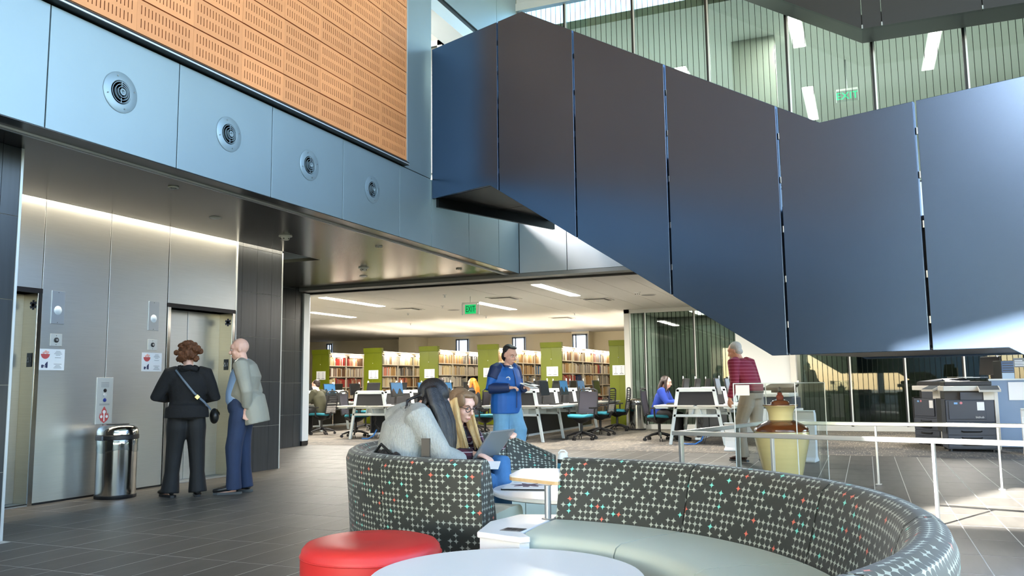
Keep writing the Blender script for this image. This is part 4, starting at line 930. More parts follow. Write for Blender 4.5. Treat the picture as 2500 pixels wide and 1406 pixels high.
# wedge table with outlet between the sofas
t = thing('wedge_table', (-1.62, 3.95, 0), 0, 'white wedge shaped table with outlet between the two sofas', 'table')
pw = [(-1.752, 3.70), (-1.50, 3.625), (-1.462, 3.66), (-1.545, 3.76), (-1.545, 4.33), (-1.765, 4.265), (-1.82, 4.0)]
MB().prism([(x, y, .405) for x, y in pw], (0, 0, .028)).build('table_top', m_white, t, bevel=.006)
pi_ = [(-1.62+(x+1.62)*.93, 3.95+(y-3.95)*.95) for x, y in pw]
MB().prism([(x, y, .0) for x, y in pi_], (0, 0, .405)).build('body', m_white, t)
MB().prism([(-1.66, 3.762, .433), (-1.556, 3.762, .433), (-1.553, 3.842, .433), (-1.654, 3.845, .433)], (0, 0, .003)).build('outlet_plate', mat('grey outlet plate', (92, 94, 98), .4), t)
for k in range(3): MB().box(-1.645+.033*k, -1.62+.033*k, 3.782, 3.824, .4355, .437).build('socket', m_blackpl, t)
# tablet arm
t = thing('tablet_table', (-1.563, 4.165, .433), 0, 'small white tablet table with wood edge on a steel post', 'table')
q = [(-1.853, 4.318), (-1.927, 4.71), (-1.656, 4.764), (-1.499, 4.165)]
def rounded(poly, r, n=5):
    out = []
    for i, p in enumerate(poly):
        p = Vector(p); a = Vector(poly[i-1]); b = Vector(poly[(i+1) % len(poly)])
        pa = p+(a-p).normalized()*r; pb = p+(b-p).normalized()*r
        for k in range(n+1): u = k/n; out.append((1-u)**2*pa+2*u*(1-u)*p+u*u*pb)
    return out
q = rounded(q, .05)
MB().prism([(p.x, p.y, .622) for p in q], (0, 0, .008)).build('table_top', m_white, t)
MB().prism([(p.x, p.y, .604) for p in q], (0, 0, .018)).build('wood_edge', mat('birch edge', (206, 176, 132), .5, 0, noise=(30, .15)), t)
MB().cyl((-1.563, 4.165, .433), (-1.563, 4.165, .604), .017, 20).build('post', m_trim, t, True)
MB().lathe([(0, .433), (.035, .433), (.03, .438), (0, .438)], (-1.563, 4.165, 0), 20).build('post_flange', m_trim, t, True)
# bottle
m_bot = mat('blue powder coated steel', (62, 122, 148), .4, .3)
t = thing('water_bottle', (-1.716, 4.845, .47), 0, 'blue steel water bottle with pale grey lid on the white table', 'bottle')
MB().lathe([(.031, .0), (.033, .003), (.033, .012), (.032, .014)], (0, 0, 0), 28).build('base_ring', m_trim, t, True, world=False)
MB().lathe([(.032, .014), (.0345, .02), (.035, .165), (.034, .178), (.0325, .184)], (0, 0, 0), 28).build('body', m_bot, t, True, world=False)
MB().lathe([(.0325, .184), (.0335, .186), (.0335, .205), (.032, .208)], (0, 0, 0), 28).build('collar', m_dark, t, True, world=False)
ld_ = mat('pale grey lid', (186, 196, 200), .45)
MB().lathe([(.032, .208), (.033, .212), (.031, .222), (.024, .235), (.02, .245), (.0, .247)], (0, 0, 0), 28).build('lid', ld_, t, True, world=False)
MB().tube([(-.024, 0, .222), (-.026, 0, .246), (-.012, 0, .258), (.012, 0, .258), (.026, 0, .246), (.024, 0, .222)], .005, 8).build('carry_loop', ld_, t, True, world=False)
# notebook
t = thing('notebook', (-2.05, 5.1, .471), R(12), 'white covered notebook with dark purple splash print on the coffee table', 'notebook')
MB().cbox((0, 0, .004), (.28, .36, .008)).build('pages', m_dark, t, world=False); MB().cbox((0, 0, .0095), (.27, .35, .003)).build('cover', m_paper, t, world=False)
q = MB(); q.prism([((.075+.025*math.sin(7*a)+.012*math.sin(13*a))*math.cos(a)*1.1, (.075+.025*math.sin(7*a)+.012*math.sin(13*a))*math.sin(a), .0112) for a in [2*math.pi*i/40 for i in range(40)]], (0, 0, .0006)); q.build('splash_print', mat('purple print', (74, 58, 84), .7), t, world=False)
MB().cbox((-.09, .14, .0113), (.05, .006, .0006)).build('text_line', m_ink, t, world=False)
# loose sheets on the far seat
o = MB().cbox((-2.47, 6.35, .4415), (.2, .15, .003), Matrix.Rotation(R(25), 4, 'Z')).build('paper_sheet', m_paper); tag(o, 'white paper sheet lying on the far end of the occupied sofa', 'paper')
# ================================================================ steel bins
def bin_(x, y, r, h, label, bag=True):
    t = thing('trash_bin', (x, y, 0), 0, label, 'bin', 'round steel bins')
    MB().lathe([(r*.98, 0), (r, .005), (r, .035), (r*.97, .04)], (0, 0, 0), 40).build('foot_band', m_blackpl, t, True, world=False)
    MB().lathe([(r*.97, .035), (r*.97, h*.80)], (0, 0, 0), 48).build('drum', m_steel2, t, True, world=False)
    if bag:
        b = MB(); b.lathe([(r*.985, h*.64), (r*1.0, h*.66), (r*.99, h*.72), (r*1.01, h*.78), (r*.98, h*.8)], (0, 0, 0), 36)
        b.v = [(vx*(1+.012*math.sin(9*math.atan2(vy, vx))), vy*(1+.012*math.sin(11*math.atan2(vy, vx))), vz-.02*math.sin(3*math.atan2(vy, vx)) if vz < h*.7 else vz) for vx, vy, vz in b.v]
        bm_ = bpy.data.materials.get('thin plastic bag') or glass_mat('thin plastic bag', (.8, .84, .86, 1), .22, 0, 0, 0, .35); b.build('liner_bag', bm_, t, True, world=False)
    MB().lathe([(r*.98, h*.79), (r*1.03, h*.80), (r*1.03, h*.85), (r*.99, h*.86)], (0, 0, 0), 48).build('lid_band', m_blackpl, t, True, world=False)
    MB().lathe([(r*1.01, h*.86), (r*1.01, h*.90), (r*.95, h*.95), (r*.8, h*.985), (r*.5, h), (.0, h)], (0, 0, 0), 48).build('lid', m_steel2, t, True, world=False)
    MB().lathe([(r*.55, h*.9995), (r*.55, h*1.003), (0, h*1.003)], (0, 0, 0), 30).build('opening', m_blackpl, t, True, world=False)
    a = R(-95); c = Vector((math.cos(a)*r, math.sin(a)*r, 0))
    MB().cbox(c+Vector((0, 0, h*.82)), (.1, .04, .045), Matrix.Rotation(a+R(90), 4, 'Z')).build('latch', mat('grey latch', (86, 92, 98), .5), t, world=False, bevel=.004)
    return t
bin_(-7.33, 6.62, .205, .76, 'round steel bin with plastic liner against the lift wall')
bin_(-5.15, 19.95, .21, .76, 'round steel bin at the corner of the glass meeting room', False)
# ================================================================ cane rail under the stair
m_rail = mat('pale satin steel', (205, 207, 206), .3, .85)
rl = thing('guard_rail', (-1.68, 8.02, 0), 0, 'low satin steel guard rail around the space under the stair', 'railing')
A, B_, C_, D_, E_ = Vector((-1.677, 8.021, .65)), Vector((-1.10, 10.20, .65)), Vector((2.4, 9.85, .65)), Vector((1.9, 6.99, .65)), None
MB().bar(A-Vector((.05, -.014, 0)), D_, .05, .04).build('front_rail', m_rail, rl, bevel=.004); MB().bar(A, B_, .05, .04).build('side_rail', m_rail, rl, bevel=.004); MB().bar(B_, C_, .05, .04).build('rear_rail', m_rail, rl, bevel=.004)
fdir = (D_-A).normalized(); rdir = (C_-B_).normalized(); sdir = (B_-A).normalized()
def post(p, d):
    M = Matrix(((d.x, -d.y, 0), (d.y, d.x, 0), (0, 0, 1)))
    po = MB().cbox((p.x, p.y, .315), (.022, .05, .63), M).build('post', m_rail, rl, bevel=.003); MB().cbox((p.x, p.y, .004), (.06, .07, .008), M).build('foot_plate', m_rail, po)
for k in (.03, .92, 2.22, 3.3): post(A+fdir*k, fdir)
for k in (.06, 1.42): post(A+sdir*k, sdir)
for k in (.05, 1.17, 2.33, 3.4): post(B_+rdir*k, rdir)
# ================================================================ lidded vase in an acrylic case
vx, vy = -.82, 8.95
m_vy = mat('cream glazed ceramic', (222, 204, 146), .16, 0, noise=(3, .06, (1, 1, 12)), coat=.5); m_vb = mat('brown glaze', (110, 58, 28), .14, 0, noise=(6, .35), coat=.6); m_vr = mat('red brown glaze', (124, 56, 38), .18, 0, coat=.5); m_vd = mat('dark glaze', (26, 32, 36), .2, 0, coat=.5)
t = thing('lidded_vase', (vx, vy, 0), 0, 'large cream ceramic vase with brown shoulder and finial lid', 'vase')
MB().lathe([(.13, 0), (.15, .01), (.165, .08), (.19, .2), (.23, .38), (.262, .52), (.27, .59), (.266, .625)], (0, 0, 0), 48).build('body', m_vy, t, True, world=False)
MB().lathe([(.266, .625), (.268, .64), (.255, .665), (.205, .70), (.15, .725), (.118, .74)], (0, 0, 0), 48).build('shoulder', m_vb, t, True, world=False)
MB().lathe([(.118, .74), (.118, .76), (.122, .81), (.14, .855), (.172, .88), (.172, .886)], (0, 0, 0), 48).build('neck', m_vy, t, True, world=False)
MB().lathe([(.174, .884), (.174, .892), (.1, .895), (.09, .905)], (0, 0, 0), 48).build('rim', m_vb, t, True, world=False)
l = MB().lathe([(.096, .892), (.092, .915), (.07, .935), (.045, .942)], (0, 0, 0), 40).build('lid', m_vb, t, True, world=False)
MB().lathe([(.042, .94), (.034, .955), (.04, .97), (.034, .985), (.022, .995), (.026, 1.005), (.018, 1.015)], (0, 0, 0), 30).build('lid_knob', m_vr, l, True, world=False)
MB().lathe([(.018, 1.014), (.022, 1.022), (.012, 1.032), (.017, 1.045), (.012, 1.06), (.0, 1.075)], (0, 0, 0), 24).build('finial', m_vd, l, True, world=False)
cs = thing('display_case', (vx, vy, 0), 0, 'clear acrylic display case around the vase', 'display case')
cc = [(-1.206, 8.449), (-.638, 8.525), (-.41, 9.44), (-1.0, 9.355)]
m_edge = mat('acrylic edge', (206, 214, 214), .2)
for k in range(4):
    a, b = cc[k], cc[(k+1) % 4]
    MB().bar((a[0], a[1], .555), (b[0], b[1], .555), .006, 1.11).build('acrylic_panel', m_acr, cs)
    MB().cyl((a[0], a[1], 0), (a[0], a[1], 1.11), .005, 6).build('case_edge', m_edge, cs); MB().cyl((a[0], a[1], 1.11), (b[0], b[1], 1.11), .005, 6).build('case_edge', m_edge, cs)
MB().cbox((-1.195+.075, 8.455, 1.045), (.13, .004, .1), Matrix.Rotation(R(8), 4, 'Z')).build('label_card', mat('cream card', (220, 214, 200), .7), cs)
# ================================================================ white pedestals
def pedestal(x, y, w, h, rz, label):
    t = thing('white_pedestal', (x, y, 0), rz, label, 'pedestal', 'white gate pedestals')
    pr = [(-.16, 0), (.16, 0), (.16, .025), (.075, .06), (.055, h*.35), (.05, h-.12), (.075, h-.03), (.13, h), (.0, h), (-.06, h-.04), (-.075, h-.14), (-.06, .08)]
    MB().prism([(-w/2, a, b) for a, b in pr], (w, 0, 0)).build('body', m_white, t, world=False, bevel=.006)
    MB().prism([(-w/2-.004, .126, h-.004), (-w/2-.004, -.0, h-.004), (-w/2-.004, -.0, h+.006), (-w/2-.004, .126, h+.006)], (w+.008, 0, 0)).build('top_shelf', m_frm, t, world=False)
    return t
pedestal(-.86, 12.65, .34, .71, R(172), 'white curved pedestal behind the vase'); pedestal(2.28, 14.55, .36, .68, R(175), 'white curved pedestal at the right edge'); pedestal(-2.05, 14.3, .3, .45, R(175), 'low white panel pedestal behind the walking man')
# ================================================================ copiers and print corner
m_cpd = mat('slate copier plastic', (62, 68, 80), .45); m_cpw = mat('off white copier plastic', (212, 210, 202), .45); m_cpb = mat('black copier plastic', (26, 27, 30), .4)
def copier(loc, rz, label, variant):
    t = thing('copier', loc, rz, label, 'copier', 'office copiers')
    b = lambda *a: MB().box(*a)
    b(-.34, .34, 0, .62, .04, .46).build('paper_cabinet', m_cpd, t, world=False, bevel=.006); b(-.34, .34, 0.01, .62, .46, .80).build('front_body', m_cpd, t, world=False, bevel=.008)
    for k in range(4):
        z = .06+.10*k; d = b(-.33, .33, -.012, .02, z, z+.092).build('drawer', m_cpd, t, world=False, bevel=.004)
        h = MB(); h.tube([(-.14, -.014, z+.06), (-.12, -.03, z+.05), (.12, -.03, z+.05), (.14, -.014, z+.06)], .011, 8); h.build('handle', m_dark, d, True, world=False)
    b(-.30, .22, -.006, .02, .50, .79).build('front_door', m_cpd, t, world=False, bevel=.006); b(.345, .40, 0, .62, .04, .92).build('side_trim', m_cpw, t, world=False, bevel=.006); b(-.40, -.345, .02, .6, .3, .82).build('finisher_side', m_cpb, t, world=False)
    b(-.33, .2, .12, .6, .80, .94).build('output_bay', m_cpb, t, world=False); b(.2, .345, .0, .6, .80, .94).build('tower', m_cpw, t, world=False); b(-.12, .2, .02, .13, .80, .92).build('bay_cover', m_cpd, t, world=False, bevel=.004)
    b(-.36, .38, .0, .62, .94, 1.02).build('scanner_unit', m_cpw, t, world=False, bevel=.01); b(-.33, .34, .08, .62, 1.02, 1.09).build('document_feeder', m_cpb, t, world=False, bevel=.012)
    MB().prism([(-.30, .1, 1.085), (.05, .1, 1.085), (.05, .55, 1.13), (-.30, .55, 1.13)], (0, 0, .012)).build('feeder_tray', m_cpd, t, world=False)
    p = MB(); p.prism([(.12, -.16, .955), (.12, -.0, 1.02), (.12, .02, .99), (.12, -.15, .925)], (.3, 0, 0)); p.build('control_panel', m_cpw, t, world=False); q = MB(); q.prism([(.13, -.152, .9605), (.13, -.01, 1.018), (.40, -.01, 1.018), (.40, -.152, .9605)], (0, -.002, .004)); q.build('touch_screen', mat('dim lcd', (90, 98, 104), .2), t, world=False)
    for x, z in ((.26, .72), (.26, .64)): pass
    b(.10, .2, -.009, -.006, .64, .77).build('label_sticker', m_paper, t, world=False); b(-.22, -.17, -.009, -.006, .735, .765).build('blue_mark', mat('blue mark', (120, 170, 220), .5), t, world=False)
    MB().lathe([(.02, 0), (.02, .002), (0, .002)], (-.12, -.0085, .755), 12, 'y').build('round_sticker', mat('pink sticker', (210, 130, 140), .6), t, world=False)
    for x in (-.3, .3):
        for y in (.06, .55): MB().lathe([(.03, 0), (.03, .04), (0, .04)], (x, y, 0), 12).build('caster', m_cpb, t, world=False)
    return t
c1 = copier((1.47, 14.92, 0), R(3), 'slate and white office copier facing the viewer behind the rail', 0)
text(None, 'bizhub', 'logo', m_wtxt, c1, (1.60, 14.908, .535), (R(90), 0, R(3)), .045)
copier((.93, 16.25, 0), R(-58), 'dark office copier turned sideways left of the facing one', 1)
pp = thing('paper_stack', (1.5, 15.25, 1.145), 0, 'loose papers and folders piled on the facing copier', 'papers')
for k, (dx, dy, a, c) in enumerate(((0, 0, 10, 'cream card'), (.12, .05, -20, 'white paper'), (-.1, .08, 35, 'cream card'))): MB().cbox((1.5+dx, 15.25+dy, 1.148+.006*k), (.3, .22, .005), Matrix.Rotation(R(a), 4, 'Z')).build('sheet', MATS[c], pp)
m_part = mat('blue grey partition fabric', (132, 152, 178), .8, 0, bump=(200, .08))
t = thing('partition', (2.35, 15.75, 0), 0, 'low blue-grey partition behind the copier at the right edge', 'partition')
MB().box(1.86, 3.2, 15.72, 15.78, .03, 1.10).build('panel', m_part, t); MB().box(1.85, 3.21, 15.71, 15.79, 1.10, 1.125).build('cap', m_frm, t); MB().box(1.88, 3.2, 15.73, 15.77, 0, .03).build('foot', m_dark, t)
o = MB().box(2.12, 2.36, 15.705, 15.71, .78, 1.07).build('notice', m_paper); tag(o, 'white paper notice pinned to the blue-grey partition', 'notice')
t = thing('counter', (2.4, 16.3, 0), 0, 'pale counter behind the partition', 'counter'); MB().box(1.9, 3.2, 15.8, 16.8, .98, 1.02).build('counter_top', m_white, t); MB().box(1.95, 3.2, 15.85, 16.75, 0, .98).build('counter_body', m_part, t)
t = thing('computer_tower', (2.12, 16.05, 1.02), R(10), 'blue fronted computer tower standing on the counter', 'computer')
MB().cbox((0, 0, .2), (.2, .38, .4)).build('case', m_cpb, t, world=False, bevel=.004); MB().cbox((0, -.193, .3), (.18, .012, .18)).build('drive_front', mat('blue drive front', (44, 78, 122), .4), t, world=False); MB().cbox((0, -.193, .1), (.18, .012, .2)).build('lower_front', mat('pale blue front', (160, 184, 206), .4), t, world=False)
for k in range(4): MB().cbox((0, -.2, .24+.04*k), (.16, .006, .012)).build('drive_bay', m_dark, t, world=False)
put(mon_off, (1.98, 16.5, 1.02), R(-150), 'dark monitor seen edge-on beside the computer tower', 'monitor')
t = thing('printer', (-1.38, 15.3, 0), R(-12), 'black and grey printer on a stand left of the white pier', 'printer')
MB().box(-.3, .3, -.25, .25, 0, .66).build('stand', m_white, t, world=False, bevel=.006); MB().box(-.27, .27, -.24, .24, .66, .86).build('body', m_cpd, t, world=False, bevel=.02); MB().box(-.24, .24, -.30, .2, .86, .93).build('output_tray', m_cpw, t, world=False, bevel=.02); MB().prism([(-.25, -.2, .97), (-.25, .24, 1.04), (-.25, .24, 1.09), (-.25, -.2, 1.02)], (.5, 0, 0)).build('scanner_lid', m_cpb, t, world=False, bevel=.01); MB().box(-.2, .2, .1, .24, .92, 1.02).build('paper_feed', m_cpb, t, world=False)
o = thing('wall_sign', (2.22, 15.0, 1.38), 0, 'small grey sign plate with white lines under the stair at the right edge', 'sign'); MB().box(2.12, 2.32, 14.99, 15.0, 1.30, 1.44).build('plate', mat('grey sign', (126, 128, 128), .5), o)
for k in range(4): MB().box(2.135, 2.30-.02*k, 14.986, 14.99, 1.32+.025*k, 1.332+.025*k).build('text_line', m_paper, o)
MB().cyl((2.22, 14.995, 1.44), (2.22, 14.995, 2.955), .004, 6).build('hanger', m_trim, o)
# desk clutter on the right bench
o = MB().cbox((-2.2, 15.5, .735), (.22, .3, .045)).build('book_stack', m_paper); tag(o, 'white block of paper on the right bench corner', 'papers')
# ================================================================ people
def soft(b, voxel, name, mt, parent=None, it=5, loc=None, rz=0, disp=None):
    """voxel-remesh a bundle of closed tubes into one continuous skin"""
    me = b.mesh('tmp'); o = bpy.data.objects.new('tmp', me); COL.objects.link(o)
    r = o.modifiers.new('r', 'REMESH'); r.mode = 'VOXEL'; r.voxel_size = voxel
    if it: s = o.modifiers.new('s', 'SMOOTH'); s.iterations = it; s.factor = .5
    if disp:
        tx = bpy.data.textures.new('hairnoise', 'CLOUDS'); tx.noise_scale = disp[0]
        d = o.modifiers.new('d', 'DISPLACE'); d.texture = tx; d.strength = disp[1]; d.texture_coords = 'LOCAL'
    dg = bpy.context.evaluated_depsgraph_get(); nm = bpy.data.meshes.new_from_object(o.evaluated_get(dg)); nm.name = name
    bpy.data.objects.remove(o); nm.materials.clear(); nm.materials.append(mt)
    nm.polygons.foreach_set('use_smooth', [True]*len(nm.polygons))
    q = bpy.data.objects.new(name, nm); COL.objects.link(q)
    if parent is not None: q.parent = parent
    if loc is not None: q.location = loc; q.rotation_euler = (0, 0, rz)
    return q
V = Vector
def stand(s=1.0, **k):
    J = dict(pel=V((0, 0, .95)), waist=V((0, .01, 1.08)), chest=V((0, .0, 1.28)), neck=V((0, -.01, 1.44)), head=V((0, .02, 1.59)),
             shL=V((-.185, -.01, 1.39)), shR=V((.185, -.01, 1.39)), elL=V((-.235, -.02, 1.11)), elR=V((.235, -.02, 1.11)), wrL=V((-.24, .06, .87)), wrR=V((.24, .06, .87)),
             hipL=V((-.09, 0, .90)), hipR=V((.09, 0, .90)), knL=V((-.10, .02, .50)), knR=V((.10, .02, .50)), anL=V((-.10, 0, .08)), anR=V((.10, 0, .08)), toL=V((-.11, .17, .03)), toR=V((.11, .17, .03)))
    for a, b in k.items(): J[a] = V(b)
    return {a: b*s for a, b in J.items()}
def sit(s=1.0, **k):
    J = dict(pel=V((0, 0, .53)), waist=V((0, .02, .66)), chest=V((0, .06, .87)), neck=V((0, .08, 1.03)), head=V((0, .12, 1.17)),
             shL=V((-.18, .06, .99)), shR=V((.18, .06, .99)), elL=V((-.23, .14, .75)), elR=V((.23, .14, .75)), wrL=V((-.15, .36, .75)), wrR=V((.15, .36, .75)),
             hipL=V((-.09, .02, .52)), hipR=V((.09, .02, .52)), knL=V((-.11, .42, .52)), knR=V((.11, .42, .52)), anL=V((-.11, .42, .10)), anR=V((.11, .42, .10)), toL=V((-.12, .58, .03)), toR=V((.12, .58, .03)))
    for a, b in k.items(): J[a] = V(b)
    return {a: b*s for a, b in J.items()}
def lerp(a, b, t): return a+(b-a)*t
def hand(b, wr, d, nrm, curl=.5, sc=1.0, thumb=1, grip=0):
    """palm, four unequal fingers with two bends, thumb from the side of the palm"""
    d = d.normalized(); nrm = (nrm-d*nrm.dot(d)).normalized(); sd = d.cross(nrm)*thumb
    M = Matrix((sd, d, nrm)).transposed()
    b.ell(wr+d*.052*sc, (.038*sc, .05*sc, .016*sc), M, 12, 8); b.tube([wr-d*.03*sc, wr, wr+d*.03*sc], [.026*sc, .024*sc, .028*sc], 8)
    for i, (o, L) in enumerate(((.03, .072), (.011, .082), (-.009, .076), (-.028, .06))):
        p = wr+d*.088*sc+sd*o*sc; pts = [p-d*.02*sc]; dd = d.copy()
        for k, f in enumerate((.42, .32, .26)):
            a = curl*(.5+.35*k)+.06*i; dd = (Matrix.Rotation(-a, 3, sd*thumb) @ dd); pts.append(pts[-1]+dd*(L*f+(.02 if k == 0 else 0))*sc)
        b.tube(pts, [.0095*sc, .009*sc, .0085*sc, .007*sc], 7)
    p = wr+d*.03*sc+sd*.03*sc; dd = (d*.75+sd*.75-nrm*(.2+.5*curl)).normalized(); d2 = (d*.95+sd*.15-nrm*(.2+.5*curl)).normalized()
    b.tube([p-dd*.015*sc, p+dd*.03*sc, p+dd*.03*sc+d2*.035*sc], [.012*sc, .011*sc, .0085*sc], 7)
def head_m(c, yaw=0, pitch=0, roll=0): return Matrix.Translation(c) @ (Matrix.Rotation(R(yaw), 4, 'Z') @ Matrix.Rotation(R(pitch), 4, 'X') @ Matrix.Rotation(R(roll), 4, 'Y'))
def head_parts(b, M, s=1.0, chin=0):
    R3 = M.to_3x3(); E = lambda c, r: b.ell(M @ (V(c)*s), tuple(x*s for x in r), R3, 14, 10)
    E((0, -.012, .03), (.074, .095, .092)); E((0, .022, -.035), (.062, .07, .078)); E((0, .058, -.088), (.030, .028, .022)); E((0, .062, .035), (.055, .035, .04))
    for x in (-1, 1): E((x*.075, -.008, -.005), (.010, .022, .032)); E((x*.034, .058, -.03), (.026, .028, .026))
    b.tube([M @ (V(p)*s) for p in ((0, .088, .022), (0, .108, -.008), (0, .118, -.026), (0, .096, -.036))], [.008*s, .0105*s, .013*s, .009*s], 8)
    E((0, .084, -.062), (.024, .016, .008)); E((0, .082, -.074), (.02, .015, .008))
def face_bits(M, parent, s, brow, skin_lip, eye=True):
    R3 = M.to_3x3()
    for x in (-1, 1):
        e = MB(); e.ell(M @ (V((x*.031, .083, .006))*s), (.014*s, .008*s, .0065*s), R3, 10, 6); e.build('eye', mat('eye white', (220, 216, 210), .3), parent, True, world=False)
        e = MB(); e.ell(M @ (V((x*.031, .0895, .005))*s), (.006*s, .0035*s, .006*s), R3, 8, 6); e.build('iris', mat('dark iris', (40, 30, 26), .2), parent, True, world=False)
        e = MB(); e.tube([M @ (V((x*a, y, z))*s) for a, y, z in ((.014, .094, .026), (.032, .092, .032), (.05, .078, .027))], [.003*s, .004*s, .002*s], 6); e.build('eyebrow', brow, parent, True, world=False)
    e = MB(); e.ell(M @ (V((0, .099, -.067))*s), (.021*s, .004*s, .0045*s), R3, 10, 6); e.build('lips', skin_lip, parent, True, world=False)
def figure(name, loc, rz, J, label, skin, HM, hands, vox=.008, s=1.0, girth=1.0):
    b = MB(); g = girth*s
    b.tube([J['pel']-V((0, 0, .07*s)), J['pel'], J['waist'], J['chest'], lerp(J['chest'], J['neck'], .75), J['neck']], [(.13*g, .095*g), (.15*g, .11*g), (.125*g, .1*g), (.15*g, .1*g), (.1*g, .075*g), (.055*s, .055*s)], 16, side=(J['shR']-J['shL']))
    hc = HM.to_translation(); b.tube([J['neck']-V((0, 0, .03*s)), lerp(J['neck'], hc, .5), hc], [.06*s, .054*s, .055*s], 12)
    for q in 'LR':
        b.tube([lerp(J['sh'+q], J['neck'], .4), J['sh'+q], lerp(J['sh'+q], J['el'+q], .5), J['el'+q], lerp(J['el'+q], J['wr'+q], .4), J['wr'+q]], [.05*s, .052*s, .045*s, .036*s, .038*s, .025*s], 10)
        b.tube([J['hip'+q]+V((0, 0, .02*s)), lerp(J['hip'+q], J['kn'+q], .5), J['kn'+q], lerp(J['kn'+q], J['an'+q], .35), J['an'+q]], [.085*s, .07*s, .05*s, .053*s, .034*s], 12)
        b.tube([J['an'+q]-V((0, .03*s, .02*s)), lerp(J['an'+q], J['to'+q], .5)-V((0, 0, .01)), J['to'+q]], [.035*s, .034*s, .022*s], 8)
        if q in hands: h = hands[q]; hand(b, J['wr'+q], h[0], h[1], h[2] if len(h) > 2 else .5, .95*s, h[3] if len(h) > 3 else 1)
    head_parts(b, HM, s)
    o = soft(b, vox, name, skin, None, 3, loc, rz); tag(o, label, 'person'); return o
def shirt(J, s, g, hem, parent, mt, vox=.01, wr=(.155, .125), name='shirt', cuff=.94, sleeve=1.0, shift=0.0, flare=1.0, it=4, off=0.0, disp=None):
    """torso shell plus sleeves; hem = list of extra (point, rx, ry) below the pelvis"""
    b = MB(); sv = (J['shR']-J['shL']); o = V((0, shift, 0))
    pts = [p+o for p, _, _ in hem]+[J['waist']+o, J['chest']+o, lerp(J['chest'], J['neck'], .6)+o*.6, lerp(J['chest'], J['neck'], .95)]
    rad = [(rx, ry) for _, rx, ry in hem]+[(wr[0]*g+off, wr[1]*g+off), (.19*g+off, .125*g+off), (.165*g+off, .095*g+off), (.07*s+off, .068*s+off)]
    b.tube(pts, rad, 20, side=sv)
    for q in 'LR':
        w = lerp(J['el'+q], J['wr'+q], cuff)
        b.tube([lerp(J['sh'+q], J['neck'], .45), J['sh'+q], lerp(J['sh'+q], J['el'+q], .5), J['el'+q], lerp(J['el'+q], w, .5), w], [x*g*sleeve for x in (.062, .074, .064, .055, .050, .042)], 12)
    return soft(b, vox, name, mt, parent, it, disp=disp)
def pants(J, s, g, parent, mt, vox=.01, hemr=.075, name='trousers', top=None, it=4, kn=.078):
    b = MB(); t = top or J['pel']+V((0, 0, .06*s))
    b.tube([J['pel']-V((0, 0, .08*s)), J['pel']-V((0, 0, .02*s)), t], [(.165*g, .12*g), (.18*g, .135*g), (.165*g, .125*g)], 18, side=(J['hipR']-J['hipL']))
    for q in 'LR':
        e = J['an'+q]+(J['an'+q]-J['kn'+q]).normalized()*.03
        b.tube([J['hip'+q]+V((0, 0, .03*s)), lerp(J['hip'+q], J['kn'+q], .3), lerp(J['hip'+q], J['kn'+q], .7), J['kn'+q], lerp(J['kn'+q], e, .5), e], [.098*g, .105*g, .088*g, kn*g, .072*g, hemr*s], 14)
    return soft(b, vox, name, mt, parent, it)
def shoes(J, s, parent, mt, sole, only='LR'):
    for q in only:
        a, t = J['an'+q], J['to'+q]; d = V((t.x-a.x, t.y-a.y, 0)).normalized(); b = MB(); z = t.z
        h = V((a.x, a.y, z))-d*.055*s
        b.tube([h+V((0, 0, .035)), h+d*.06+V((0, 0, .045)), h+d*.14+V((0, 0, .03)), h+d*.21+V((0, 0, .02)), h+d*.265+V((0, 0, .012))], [(.034, .04), (.042, .05), (.046, .035), (.045, .028), (.024, .018)], 12, side=(-d.y, d.x, 0))
        o = soft(b, .007, 'shoe', mt, parent, 3); k = MB(); sd = V((-d.y, d.x, 0))
        out = [(-.035, 0), (-.02, .034), (.07, .038), (.15, .047), (.22, .04), (.265, .016), (.265, -.016), (.22, -.04), (.15, -.047), (.07, -.038), (-.02, -.034)]
        k.prism([h+d*x*s+sd*y*s-V((0, 0, .028)) for x, y in out], (0, 0, .024)); k.build('sole', sole, o, world=False)
m_skin = mat('warm skin', (214, 160, 134), .5, 0, noise=(30, .05)); m_skin2 = mat('pale skin', (228, 182, 164), .5, 0, noise=(30, .04)); m_lip = mat('lip', (176, 104, 96), .5); m_brow = mat('brown brow', (82, 62, 48), .8); m_browg = mat('grey brow', (170, 160, 150), .8)
m_shoe = mat('black leather', (26, 27, 28), .4); m_sole = mat('grey rubber sole', (72, 76, 78), .7)
def rot(rz, v): return Matrix.Rotation(rz, 3, 'Z') @ V(v)
# ---- woman in black seen from behind
rz = R(48); s = .92
J = stand(s, elL=(-.33, .02, 1.13), elR=(.30, -.01, 1.12), wrL=(-.13, .24, 1.12), wrR=(.12, .24, 1.10), anL=(-.15, .03, .08), anR=(.14, -.03, .08), knL=(-.12, .04, .5), knR=(.12, .0, .5), toL=(-.22, .17, .03), toR=(.15, .14, .03))
HM = head_m(J['head'], 0, -8)
p = figure('person', (-6.66, 6.90, 0), rz, J, 'curly-haired person in black seen from behind at the lift', m_skin2, HM, {'L': (V((1, .3, 0)), V((0, 0, 1))), 'R': (V((-1, .3, 0)), V((0, 0, 1)), .5, -1)}, s=s)
m_blk = mat('black knit', (17, 18, 22), .85, 0, noise=(60, .2), bump=(140, .25)); m_blk2 = mat('black suiting', (20, 21, 24), .75, 0, noise=(8, .25))
shirt(J, s, 1.12, [(V((0, -.01, .82)), .225, .165), (V((0, -.01, .93)), .215, .16), (J['pel']+V((0, 0, .05)), .19, .145)], p, m_blk, name='cardigan', sleeve=1.05)
